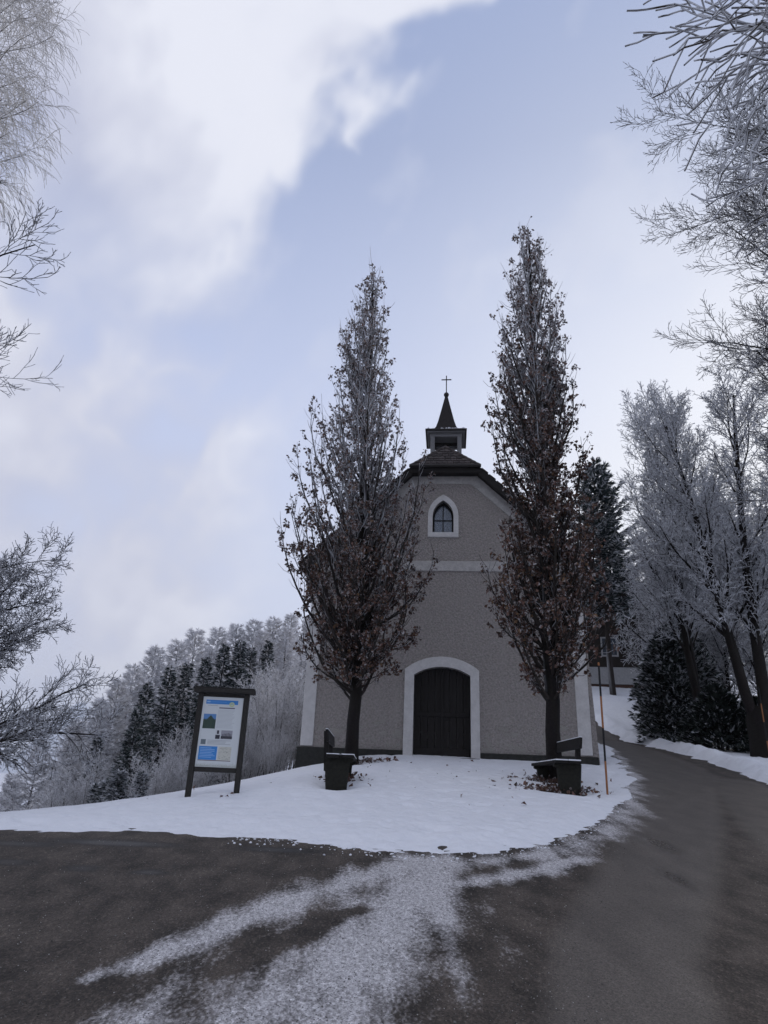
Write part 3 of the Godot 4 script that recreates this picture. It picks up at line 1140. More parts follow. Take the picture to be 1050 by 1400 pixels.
	for s in [-1.0, 1.0]:
		var leaf := Node3D.new()
		leaf.name = "door_leaf"
		ch.add_child(leaf, true)
		leaf.position = Vector3(-0.05, 0, -0.24)
		for k in 4:
			var x0 := k * 0.2 + 0.012
			var pl := MB.new()
			var poly := PackedVector2Array()
			var full := arch(0.0, 0.81, 0.0, 2.23, 0.24, 10)
			var clip := PackedVector2Array([Vector2(s * x0, 0.01), Vector2(s * (x0 + 0.192), 0.01), Vector2(s * (x0 + 0.192), 3.0), Vector2(s * x0, 3.0)])
			for g in Geometry2D.intersect_polygons(full, clip):
				poly = g
			pl.prism(poly, -0.03, 0.03 - 0.004 * (k % 2))
			part(pl, "plank", timber, leaf)
		var rail := MB.new()
		rail.box(at3(s * 0.405, 0.14, 0.045), Vector3(0.74, 0.2, 0.03), 0.006)
		part(rail, "rail", timber, leaf)
		rail = MB.new()
		rail.box(at3(s * 0.405, 1.15, 0.045), Vector3(0.74, 0.12, 0.03), 0.006)
		part(rail, "rail", timber, leaf)
	var ast := MB.new()
	ast.box(at3(-0.05, 1.2, -0.19), Vector3(0.07, 2.36, 0.035), 0.008)
	part(ast, "cover_strip", timber, ch)
	var hd := MB.new()
	hd.tube(PackedVector3Array([Vector3(0.06, 1.0, -0.19), Vector3(0.06, 1.0, -0.13), Vector3(0.17, 0.99, -0.13)]), PackedFloat32Array([0.012, 0.012, 0.01]), 6, Color.WHITE, Color.WHITE, 0.0, RandomNumberGenerator.new())
	part(hd, "door_handle", tin, ch)

	# gothic window
	b = MB.new()
	b.band(gothic(-0.05, 0.48, 6.46, 7.18, 0.73, 8), gothic(-0.055, 0.33, 6.64, 7.18, 0.54, 8), -0.28, 0.05)
	b.box(at3(-0.05, 6.55, 0.0), Vector3(0.94, 0.16, 0.12), 0.01)
	part(b, "window_surround", white, ch)
	var win := Node3D.new()
	win.name = "window"
	ch.add_child(win)
	b = MB.new()
	b.band(gothic(-0.055, 0.33, 6.645, 7.18, 0.54, 8), gothic(-0.055, 0.275, 6.70, 7.18, 0.47, 8), -0.3, -0.16)
	b.box(at3(-0.055, 6.672, -0.23), Vector3(0.6, 0.05, 0.14), 0.004)
	part(b, "frame", timber, win)
	b = MB.new()
	b.box(at3(-0.055, 7.17, -0.24), Vector3(0.03, 0.95, 0.05), 0.003)
	b.box(at3(-0.055, 7.12, -0.237), Vector3(0.56, 0.028, 0.052), 0.003)
	part(b, "glazing_bar", timber, win)
	var glass := mat(Color(0.55, 0.6, 0.66, 0.4), 0.12, 0.5)
	glass.transparency = BaseMaterial3D.TRANSPARENCY_ALPHA
	var whole := gothic(-0.055, 0.285, 6.69, 7.18, 0.48, 8)
	for s in [-1.0, 1.0]:
		for top in [0, 1]:
			var c0 := -0.055
			var clip := PackedVector2Array([Vector2(c0 + s * 0.012, 6.6 if top == 0 else 7.132), Vector2(c0 + s * 0.4, 6.6 if top == 0 else 7.132), Vector2(c0 + s * 0.4, 7.108 if top == 0 else 7.9), Vector2(c0 + s * 0.012, 7.108 if top == 0 else 7.9)])
			for g in Geometry2D.intersect_polygons(whole, clip):
				var pn := MB.new()
				pn.prism(g, -0.246, -0.240)
				part(pn, "pane", glass, win)

	# roof: two slopes with a half hip over the front
	var roof := Node3D.new()
	roof.name = "roof"
	ch.add_child(roof)
	var sl := 0.97          # fall of the slopes
	var ridge := 9.80
	var ev := 4.45          # reach of the eaves
	var front := 0.38
	var hipx := 1.08        # half width of the half hip's eave
	var hipy := ridge - sl * hipx
	var apz := -0.38
	b = MB.new()
	for s in [-1.0, 1.0]:
		var th := 0.14
		var top := [Vector3(0, ridge, apz), Vector3(0, ridge, -12.7), Vector3(s * ev, ridge - sl * ev, -12.7), Vector3(s * ev, ridge - sl * ev, front), Vector3(s * hipx, hipy, front)]
		var nn := Vector3(s * sl, 1, 0).normalized()
		var dn := Vector3(0, -th, 0)
		for i in range(1, 4):
			b.tri(top[0], top[i], top[i + 1], nn)
			b.tri(top[0] + dn, top[i] + dn, top[i + 1] + dn, -nn)
		for i in 5:
			if i == 4 or i == 0:
				continue
			var a: Vector3 = top[i]
			var e: Vector3 = top[(i + 1) % 5]
			var out := (e - a).cross(nn).normalized()
			var mid := (a + e) * 0.5 - Vector3(s * 2.2, 7.6, -6.0)
			if out.dot(mid) < 0:
				out = -out
			b.quad(a, e, e + dn, a + dn, out)
	var hn := Vector3(0, (front - apz), ridge - hipy).normalized()
	b.tri(Vector3(0, ridge, apz), Vector3(hipx, hipy, front), Vector3(-hipx, hipy, front), hn)
	part(b, "roof_deck", timber, roof)
	# dark boards under the verges and the half hip's eave
	for s in [-1.0, 1.0]:
		b = MB.new()
		var p0 := Vector2(s * (hipx - 0.02), hipy - 0.02)
		var p1 := Vector2(s * ev, ridge - sl * ev - 0.02)
		b.prism(PackedVector2Array([p0, p1, p1 + Vector2(0, -0.27), p0 + Vector2(0, -0.27)]), front - 0.04, front + 0.012)
		b.prism(PackedVector2Array([p0 + Vector2(0, -0.16), p1 + Vector2(0, -0.16), p1 + Vector2(0, -0.2), p0 + Vector2(0, -0.2)]), 0.0, front - 0.045)
		part(b, "verge_board", timber, roof)
	b = MB.new()
	b.box(at3(0, hipy - 0.13, front + 0.02), Vector3(hipx * 2.0 + 0.08, 0.22, 0.05), 0.006)
	b.box(at3(0, hipy - 0.17, 0.19), Vector3(hipx * 2.0 - 0.05, 0.05, 0.36), 0.004)
	part(b, "fascia_board", timber, roof)
	b = MB.new()
	b.tube(PackedVector3Array([Vector3(-hipx - 0.06, hipy - 0.02, front + 0.1), Vector3(hipx + 0.06, hipy - 0.02, front + 0.1)]), PackedFloat32Array([0.055, 0.055]), 8, Color.WHITE, Color.WHITE, 0.0, RandomNumberGenerator.new())
	part(b, "gutter", tin, roof)
	# tiles of the half hip, laid one by one
	var rng := RandomNumberGenerator.new()
	rng.seed = 12
	var tile := MB.new()
	tile.prism(PackedVector2Array([Vector2(-0.085, 0.26), Vector2(-0.085, 0.035), Vector2(-0.045, 0.0), Vector2(0.045, 0.0), Vector2(0.085, 0.035), Vector2(0.085, 0.26)]), 0.0, 0.03)
	var tile_meshes := []
	for k in 3:
		tile_meshes.append(tile.mesh(tile_mats[k]))
	var hip_up := (Vector3(0, ridge, apz) - Vector3(0, hipy, front))
	var hl := hip_up.length()
	hip_up = hip_up.normalized()
	var rows := int(hl / 0.15)
	for r in rows:
		var y := r * hl / rows
		var halfw := hipx * (1.0 - y / hl) - 0.06
		var nt := int((halfw * 2.0) / 0.18)
		for k in nt:
			var x := (k - (nt - 1) * 0.5) * 0.182
			var t := part_mesh(tile_meshes[rng.randi() % 3], "roof_tile", roof)
			var tilt := hip_up.rotated(Vector3.RIGHT, -0.15)
			var zz := Vector3.RIGHT.cross(tilt).normalized()
			t.transform = Transform3D(Basis(Vector3.RIGHT, tilt, zz).rotated(hn, rng.randfn() * 0.02), Vector3(x + rng.randfn() * 0.004, hipy, front) + hip_up * (y - 0.03) + hn * (0.03 + rng.randf() * 0.006))
	# hip and ridge tiles
	for s in [-1.0, 1.0]:
		var a := Vector3(s * hipx, hipy, front)
		var e := Vector3(0, ridge, apz)
		for k in 8:
			var q := MB.new()
			var p := a.lerp(e, k / 8.0) + Vector3(0, 0.03, 0)
			var p2 := a.lerp(e, (k + 1.15) / 8.0) + Vector3(0, 0.03, 0)
			q.tube(PackedVector3Array([p, p2]), PackedFloat32Array([0.075, 0.06]), 8, Color.WHITE, Color.WHITE, 0.0, rng)
			part(q, "hip_tile", tile_mats[k % 3], roof)
	for k in 40:
		var z := apz - k * 0.31
		if z < -12.5:
			break
		var q := MB.new()
		q.tube(PackedVector3Array([Vector3(0, ridge + 0.02, z + 0.04), Vector3(0, ridge + 0.02, z - 0.33)]), PackedFloat32Array([0.1, 0.085]), 8, Color.WHITE, Color.WHITE, 0.0, rng)
		part(q, "ridge_tile", tile_mats[k % 3], roof)
	# the rest of the tiling on the two slopes
	b = MB.new()
	for s in [-1.0, 1.0]:
		var down := Vector3(s, -sl, 0).normalized()
		var nn := Vector3(s * sl, 1, 0).normalized()
		var lng := ev * sqrt(1.0 + sl * sl)
		var nr := int(lng / 0.16)
		for r in nr:
			var at := (r + 0.6) * lng / nr
			for k in 70:
				var z := front - 0.1 - k * 0.184 - (0.092 if r % 2 else 0.0)
				if z < -12.6:
					break
				var px := at / sqrt(1.0 + sl * sl)
				if px < hipx and z > lerpf(apz, front, px / hipx) - 0.1:
					continue
				var o := Vector3(0, ridge, z) + down * at + nn * 0.035
				var y := (-down).rotated(Vector3(0, 0, 1), 0.06 * s)
				var zz := nn
				var x := y.cross(zz).normalized()
				b.box(Transform3D(Basis(x, y, x.cross(y)), o), Vector3(0.176, 0.26, 0.02), 0.003)
	var rest := part(b, "slope_tiles", tile_mats[1], roof)
	rest.set_meta("kind", "stuff")

	# bell turret
	var tu := Node3D.new()
	tu.name = "bell_turret"
	ch.add_child(tu)
	tu.position = Vector3(0.02, 0, -1.25)
	for s in [[-1, 1], [1, 1], [-1, -1], [1, -1]]:
		b = MB.new()
		b.box(at3(s[0] * 0.46, 9.92, s[1] * 0.44), Vector3(0.145, 1.34, 0.145), 0.01)
		part(b, "post", grey_wood, tu)
	b = MB.new()
	for s in [-1.0, 1.0]:
		b.box(at3(0, 10.50, s * 0.45), Vector3(1.1, 0.12, 0.13), 0.008)
		b.box(at3(s * 0.47, 10.502, 0), Vector3(0.12, 0.11, 0.76), 0.008)
	part(b, "beam", grey_wood, tu)
	b = MB.new()
	b.box(at3(0, 10.585, 0), Vector3(1.3, 0.05, 1.3), 0.006)
	part(b, "soffit", grey_wood, tu)
	b = MB.new()
	b.box(at3(0, 10.62, 0), Vector3(1.42, 0.06, 1.42), 0.01)
	part(b, "eaves_board", tin, tu)
	b = MB.new()
	b.lathe(PackedVector2Array([Vector2(1.0, 10.65), Vector2(0.75, 10.70), Vector2(0.60, 10.78), Vector2(0.50, 10.92), Vector2(0.40, 11.18), Vector2(0.29, 11.55), Vector2(0.18, 11.93), Vector2(0.07, 12.32)]), 4, Vector3.ZERO, PI / 4, true)
	part(b, "spire", tri_mat(mottled(Vector3(0.012, 0.011, 0.011), Vector3(0.045, 0.038, 0.036), 127, 0.05, 0.2, 128), 0.5, 0.85, rough_im, 1.5), tu)
	b = MB.new()
	var prof := PackedVector2Array()
	for i in 11:
		var a := PI * i / 10.0
		prof.append(Vector2(sin(a) * 0.095, 12.42 - cos(a) * 0.095))
	b.lathe(prof, 14)
	b.lathe(PackedVector2Array([Vector2(0.05, 12.25), Vector2(0.045, 12.36)]), 10)
	part(b, "ball", tin, tu)
	b = MB.new()
	b.box(at3(0, 12.86, 0), Vector3(0.035, 0.74, 0.035), 0.004)
	b.box(at3(0, 13.06, 0), Vector3(0.36, 0.036, 0.03), 0.004)
	part(b, "cross", tin, tu)
	b = MB.new()
	b.lathe(PackedVector2Array([Vector2(0.19, 9.98), Vector2(0.185, 10.02), Vector2(0.14, 10.1), Vector2(0.115, 10.22), Vector2(0.1, 10.3), Vector2(0.05, 10.35), Vector2(0.02, 10.44)]), 16)
	part(b, "bell", tin, tu)
	b = MB.new()
	b.box(at3(0, 10.40, 0), Vector3(0.84, 0.09, 0.09), 0.008)
	part(b, "bell_yoke", timber, tu)
	# snow left on the turret's flared roof
	b = MB.new()
	for k in 26:
		var x := -0.62 + k * 0.05
		var w := rng.randf_range(0.03, 0.09)
		b.box(Transform3D(Basis(Vector3.UP, rng.randf()), Vector3(x, 10.668, 0.60 + rng.randfn() * 0.03)), Vector3(w, 0.035 + rng.randf() * 0.02, 0.16), 0.012)
	part(b, "snow_rim", snow_mat, tu)

# ------------------------------------------------------------------ house up the road
func build_house() -> void:
	var base := H(16.0, -43.0)
	var o := thing("farmhouse", Vector3(16.5, base - 0.3, -46.0), deg_to_rad(-8.0), "house up the road behind the chapel, dark timber storey over a white wall", "house")
	var wallm := tri_mat(mottled(Vector3(0.26, 0.26, 0.26), Vector3(0.36, 0.36, 0.36), 131, 0.02, 0.07), 2.0, 0.9)
	var wood := tri_mat(mottled(Vector3(0.02, 0.017, 0.015), Vector3(0.04, 0.033, 0.028), 132, 0.02, 0.1), 1.0, 0.9)
	var brown := tri_mat(mottled(Vector3(0.06, 0.035, 0.028), Vector3(0.1, 0.06, 0.045), 133, 0.02, 0.1), 1.0, 0.9)
	var b := MB.new()
	b.box(at3(0, 0.5, -3.0), Vector3(12.0, 1.4, 8.0), 0.02)
	part(b, "base_wall", brown, o)
	b = MB.new()
	b.box(at3(0, 1.75, -3.0), Vector3(12.2, 1.1, 8.2), 0.02)
	part(b, "white_wall", wallm, o)
	b = MB.new()
	b.box(at3(0, 3.6, -3.0), Vector3(12.0, 2.6, 8.0), 0.02)
	part(b, "timber_wall", wood, o)
	for k in 5:
		b = MB.new()
		b.box(at3(-5.7 + k * 2.85, 3.4, 1.15), Vector3(0.14, 2.2, 0.14), 0.01)
		part(b, "balcony_post", wood, o)
	b = MB.new()
	for s in [-1.0, 1.0]:
		b.prism(PackedVector2Array([Vector2(0, 8.4), Vector2(s * 7.2, 4.6), Vector2(s * 7.2, 4.4), Vector2(0, 8.15)]), -8.0, 2.2)
	part(b, "roof", mat(lin(0.045, 0.042, 0.042), 0.85), o)
	b = MB.new()
	b.prism(PackedVector2Array([Vector2(-6.0, 4.9), Vector2(6.0, 4.9), Vector2(0, 8.0)]), -6.9, 0.9)
	part(b, "gable_wall", wood, o)
	var gl := mat(lin(0.05, 0.06, 0.075), 0.08, 0.6)
	for x in [-1.0, 1.6, 4.2]:
		var w := Node3D.new()
		w.name = "window"
		o.add_child(w, true)
		b = MB.new()
		b.band(PackedVector2Array([Vector2(x - 0.55, 3.0), Vector2(x - 0.55, 4.3), Vector2(x + 0.55, 4.3), Vector2(x + 0.55, 3.0)]), PackedVector2Array([Vector2(x - 0.45, 3.1), Vector2(x - 0.45, 4.2), Vector2(x + 0.45, 4.2), Vector2(x + 0.45, 3.1)]), 1.0, 1.06, true)
		part(b, "frame", wallm, w)
		b = MB.new()
		b.box(at3(x, 3.65, 1.01), Vector3(0.92, 1.12, 0.03), 0.002)
		part(b, "pane", gl, w)

# ------------------------------------------------------------------ benches, sign, stakes
func bench(at: Vector3, turn: float, label: String) -> void:
	var o := thing("bench", at, turn, label, "bench", "benches under the oaks")
	var wood := tri_mat(mottled(Vector3(0.008, 0.0075, 0.007), Vector3(0.022, 0.02, 0.018), 141, 0.02, 0.12), 0.6, 0.9, ImageTexture.create_from_image(noise_image(142, 0.05, 3, 128)), 0.3)
	var stone := tri_mat(mottled(Vector3(0.010, 0.010, 0.008), Vector3(0.032, 0.031, 0.025), 143, 0.02, 0.1), 0.7, 0.95, ImageTexture.create_from_image(noise_image(144, 0.05, 4, 128)), 0.6)
	var b: MB
	for z in [-0.78, 0.78]:
		b = MB.new()
		b.prism(PackedVector2Array([Vector2(-0.17, -0.12), Vector2(0.17, -0.12), Vector2(0.2, 0.34), Vector2(0.26, 0.36), Vector2(0.26, 0.405), Vector2(-0.22, 0.405)]), z - 0.06, z + 0.06)
		part(b, "leg", stone, o)
		b = MB.new()
		b.prism(PackedVector2Array([Vector2(-0.23, 0.2), Vector2(-0.14, 0.2), Vector2(-0.2, 0.84), Vector2(-0.27, 0.84)]), z - 0.045 + 0.11 * signf(-z), z + 0.045 + 0.11 * signf(-z))
		part(b, "back_post", wood, o)
	for k in 2:
		b = MB.new()
		b.box(at3(-0.075 + k * 0.235, 0.435, 0), Vector3(0.225, 0.055, 1.95), 0.008)
		part(b, "seat_plank", wood, o)
		b = MB.new()
		var rng := RandomNumberGenerator.new()
		rng.seed = 5 + k
		for j in 24:
			b.box(Transform3D(Basis(Vector3.UP, rng.randfn() * 0.05), Vector3(-0.075 + k * 0.235 + rng.randfn() * 0.004, 0.468, -0.94 + j * 0.081)), Vector3(0.215, 0.016 + rng.randf() * 0.008, 0.09), 0.006)
		part(b, "snow_cover", snow_mat, o)
	b = MB.new()
	b.box(Transform3D(Basis(Vector3(0, 0, 1), 0.1), Vector3(-0.195, 0.76, 0)), Vector3(0.05, 0.19, 1.95), 0.008)
	part(b, "back_plank", wood, o)
	b = MB.new()
	b.box(at3(-0.206, 0.862, 0), Vector3(0.045, 0.014, 1.9), 0.005)
	part(b, "snow_cover", snow_mat, o)

func print_texture() -> ImageTexture:
	var w := 330
	var h := 560
	var im := Image.create_empty(w, h, false, Image.FORMAT_RGB8)
	im.fill(lin(0.55, 0.58, 0.585))
	var ink := lin(0.30, 0.32, 0.34)
	var blue := lin(0.03, 0.20, 0.52)
	var rng := RandomNumberGenerator.new()
	rng.seed = 3
	im.fill_rect(Rect2i(26, 24, 262, 34), blue)
	for k in 3:
		im.fill_rect(Rect2i(34 + k * 9, 34, 6, 12), lin(0.4, 0.55, 0.75))
	im.fill_rect(Rect2i(62, 38, 130, 4), lin(0.10, 0.28, 0.6))
	# emblem at the end of the head bar
	for y in range(36, 78):
		for x in range(214, 262):
			var e := Vector2((x - 238) / 22.0, (y - 57) / 20.0).length()
			if e < 1.0 and (e > 0.55 or rng.randf() < 0.6):
				im.set_pixel(x, y, lin(0.45, 0.5, 0.28))
	im.fill_rect(Rect2i(138, 84, 128, 8), lin(0.06, 0.05, 0.08))
	for k in 16:
		im.fill_rect(Rect2i(46 + k * 5, 68, 4, 5), ink)
	for k in 15:
		im.fill_rect(Rect2i(132, 106 + k * 10, 148 - rng.randi() % 30, 4), lin(0.42, 0.44, 0.46))
	# photograph of a dark wooded slope
	im.fill_rect(Rect2i(20, 140, 102, 118), lin(0.08, 0.2, 0.42))
	for x in range(20, 122):
		var top := 178 - int(32.0 * exp(-pow((x - 78) / 18.0, 2.0))) + rng.randi() % 10
		im.fill_rect(Rect2i(x, top, 1, 258 - top), lin(0.012, 0.03, 0.03).lerp(lin(0.03, 0.06, 0.03), rng.randf()))
	# two small black and white photographs
	im.fill_rect(Rect2i(132, 268, 40, 70), lin(0.5, 0.51, 0.53))
	im.fill_rect(Rect2i(144, 270, 16, 28), lin(0.02, 0.02, 0.03))
	im.fill_rect(Rect2i(134, 306, 36, 32), lin(0.02, 0.02, 0.03))
	im.fill_rect(Rect2i(178, 268, 92, 70), lin(0.27, 0.27, 0.3))
	im.fill_rect(Rect2i(178, 314, 92, 20), lin(0.025, 0.025, 0.035))
	for k in 7:
		im.fill_rect(Rect2i(190 + k * 11, 288 + rng.randi() % 12, 5, 40), lin(0.04, 0.04, 0.05))
	im.fill_rect(Rect2i(22, 344, 40, 40), lin(0.12, 0.15, 0.17))
	for k in 4:
		im.fill_rect(Rect2i(76, 348 + k * 10, 190 - rng.randi() % 60, 4), ink)
	im.fill_rect(Rect2i(16, 398, 146, 106), blue)
	for k in 7:
		im.fill_rect(Rect2i(26, 410 + k * 12, 124 - rng.randi() % 40, 4), lin(0.28, 0.45, 0.72))
	# sketch map
	im.fill_rect(Rect2i(172, 398, 104, 106), lin(0.5, 0.5, 0.44))
	for k in 60:
		var p := Vector2(rng.randf_range(176, 268), rng.randf_range(402, 496))
		im.fill_rect(Rect2i(int(p.x), int(p.y), 2 + rng.randi() % 12, 2), lin(0.22, 0.23, 0.2))
	im.fill_rect(Rect2i(16, 506, 262, 5), lin(0.08, 0.03, 0.03))
	# algae along the foot of the panel
	for k in 2600:
		var y := 556 - int(absf(rng.randfn()) * 12.0)
		im.set_pixel(rng.randi() % w, clampi(y, 0, h - 1), lin(0.2, 0.21, 0.14))
	return ImageTexture.create_from_image(im)

func build_furniture() -> void:
	bench(Vector3(-0.60, H(-0.6, -12.9), -12.95), 0.0, "dark bench on the left, beside the smaller-looking oak and nearer the notice board")
	bench(Vector3(3.44, H(3.44, -13.5), -13.55), PI, "dark bench on the right, under the taller oak beside the striped snow stake")

	# notice board
	var sx := -2.52
	var sz := -11.65
	var o := thing("notice_board", Vector3(sx, H(sx, sz), sz), deg_to_rad(3.0), "wooden notice board on two posts with a white and blue printed panel", "notice board")
	var wood := tri_mat(mottled(Vector3(0.02, 0.019, 0.018), Vector3(0.045, 0.042, 0.038), 151, 0.02, 0.12), 0.5, 0.9)
	var b: MB
	for s in [-1.0, 1.0]:
		b = MB.new()
		var foot := H(sx + s * 0.37, sz) - H(sx, sz)
		var lo := foot - 0.15 if s > 0 else foot + 0.06
		b.box(at3(s * 0.375, (lo + 1.62) * 0.5, 0), Vector3(0.085, 1.62 - lo, 0.085), 0.006)
		var post := part(b, "post", wood, o)
		if s < 0:
			b = MB.new()
			b.box(at3(s * 0.375 + 0.02, foot + 0.02, 0), Vector3(0.02, 0.4, 0.06), 0.003)
			part(b, "steel_foot", mat(lin(0.04, 0.04, 0.042), 0.6), post)
	b = MB.new()
	b.box(at3(0.01, 1.655, 0.02), Vector3(0.99, 0.07, 0.2), 0.008)
	b.box(at3(0.01, 1.70, 0.02), Vector3(0.97, 0.014, 0.18), 0.004)
	part(b, "cap_board", wood, o)
	b = MB.new()
	b.box(at3(0.0, 0.435, 0), Vector3(0.66, 0.075, 0.06), 0.006)
	part(b, "lower_rail", wood, o)
	b = MB.new()
	b.box(at3(0.0, 1.585, 0), Vector3(0.66, 0.05, 0.06), 0.006)
	part(b, "upper_rail", wood, o)
	var panel := QuadMesh.new()
	panel.size = Vector2(0.655, 1.085)
	var pm := StandardMaterial3D.new()
	pm.albedo_texture = print_texture()
	pm.roughness = 0.45
	panel.material = pm
	b = MB.new()
	b.box(at3(0, 1.015, 0.004), Vector3(0.66, 1.09, 0.02), 0.002)
	var board := part(b, "panel", mat(lin(0.55, 0.56, 0.57), 0.6), o)
	part_mesh(panel, "printed_sheet", board).position = Vector3(0, 1.015, 0.019)

	stake(Vector3(4.11, H(4.11, -12.81), -12.81), deg_to_rad(0.6), "orange and black striped snow stake beside the right bench", 2.3)
	stake(Vector3(12.15, H(12.1, -22.0) + 0.05, -22.0), 0.0, "striped snow stake across the road at the foot of the thick forked tree", 2.2)

func stake(at: Vector3, tilt: float, label: String, h: float) -> void:
	var o := thing("snow_stake", at, 0.0, label, "snow stake", "snow stakes along the road")
	o.rotation.z = -tilt
	var orange := mat(lin(0.30, 0.13, 0.055), 0.8)
	var black := mat(lin(0.012, 0.012, 0.013), 0.7)
	var y := -0.25
	var k := 0
	var rng := RandomNumberGenerator.new()
	while y < h - 0.01:
		var y2 := minf(h, (0.57 if k == 0 else y + 0.56))
		var b := MB.new()
		b.tube(PackedVector3Array([Vector3(0, y, 0), Vector3(0, y2, 0)]), PackedFloat32Array([0.018, 0.018]), 10, Color.WHITE, Color.WHITE, 0.0, rng)
		if y2 >= h - 0.01:
			b.lathe(PackedVector2Array([Vector2(0.018, h), Vector2(0.011, h + 0.012), Vector2(0.0, h + 0.014)]), 10)
		part(b, "orange_band" if k % 2 == 0 else "black_band", orange if k % 2 == 0 else black, o)
		y = y2
		k += 1

# ------------------------------------------------------------------ planting
func build_oaks() -> void:
	columnar_oak(Vector3(-0.48, H(-0.48, -16.5), -16.5), 101,
		[[1.6, 0.2, 0.2], [2.35, 0.87, 0.54], [3.05, 1.45, 1.05], [4.2, 1.8, 1.3], [5.3, 2.15, 1.45], [7.0, 2.05, 1.36], [8.3, 1.55, 1.0], [10.2, 1.3, 0.63], [11.9, 1.1, 0.45], [13.3, 0.56, 0.2], [14.3, 0.25, -0.05]],
		[[0.0, 0.0], [5.0, -0.05], [14.3, -0.15]], "frosted columnar oak with brown leaves before the left of the chapel, near the notice board", 14.4, 6.5)
	columnar_oak(Vector3(3.6, H(3.6, -14.3), -14.3), 202,
		[[1.5, 0.15, 0.2], [2.4, 0.7, 0.95], [3.6, 1.2, 1.12], [5.3, 1.25, 1.12], [6.0, 0.95, 1.05], [6.9, 0.7, 0.85], [8.2, 0.98, 0.85], [9.9, 0.98, 0.95], [11.7, 0.72, 0.68], [13.3, 0.3, 0.4], [14.6, 0.1, 0.1]],
		[[0.0, 0.0], [6.0, 0.0], [14.6, 0.0]], "taller columnar oak with brown leaves before the right of the chapel, beside the road", 14.7, 9.0)

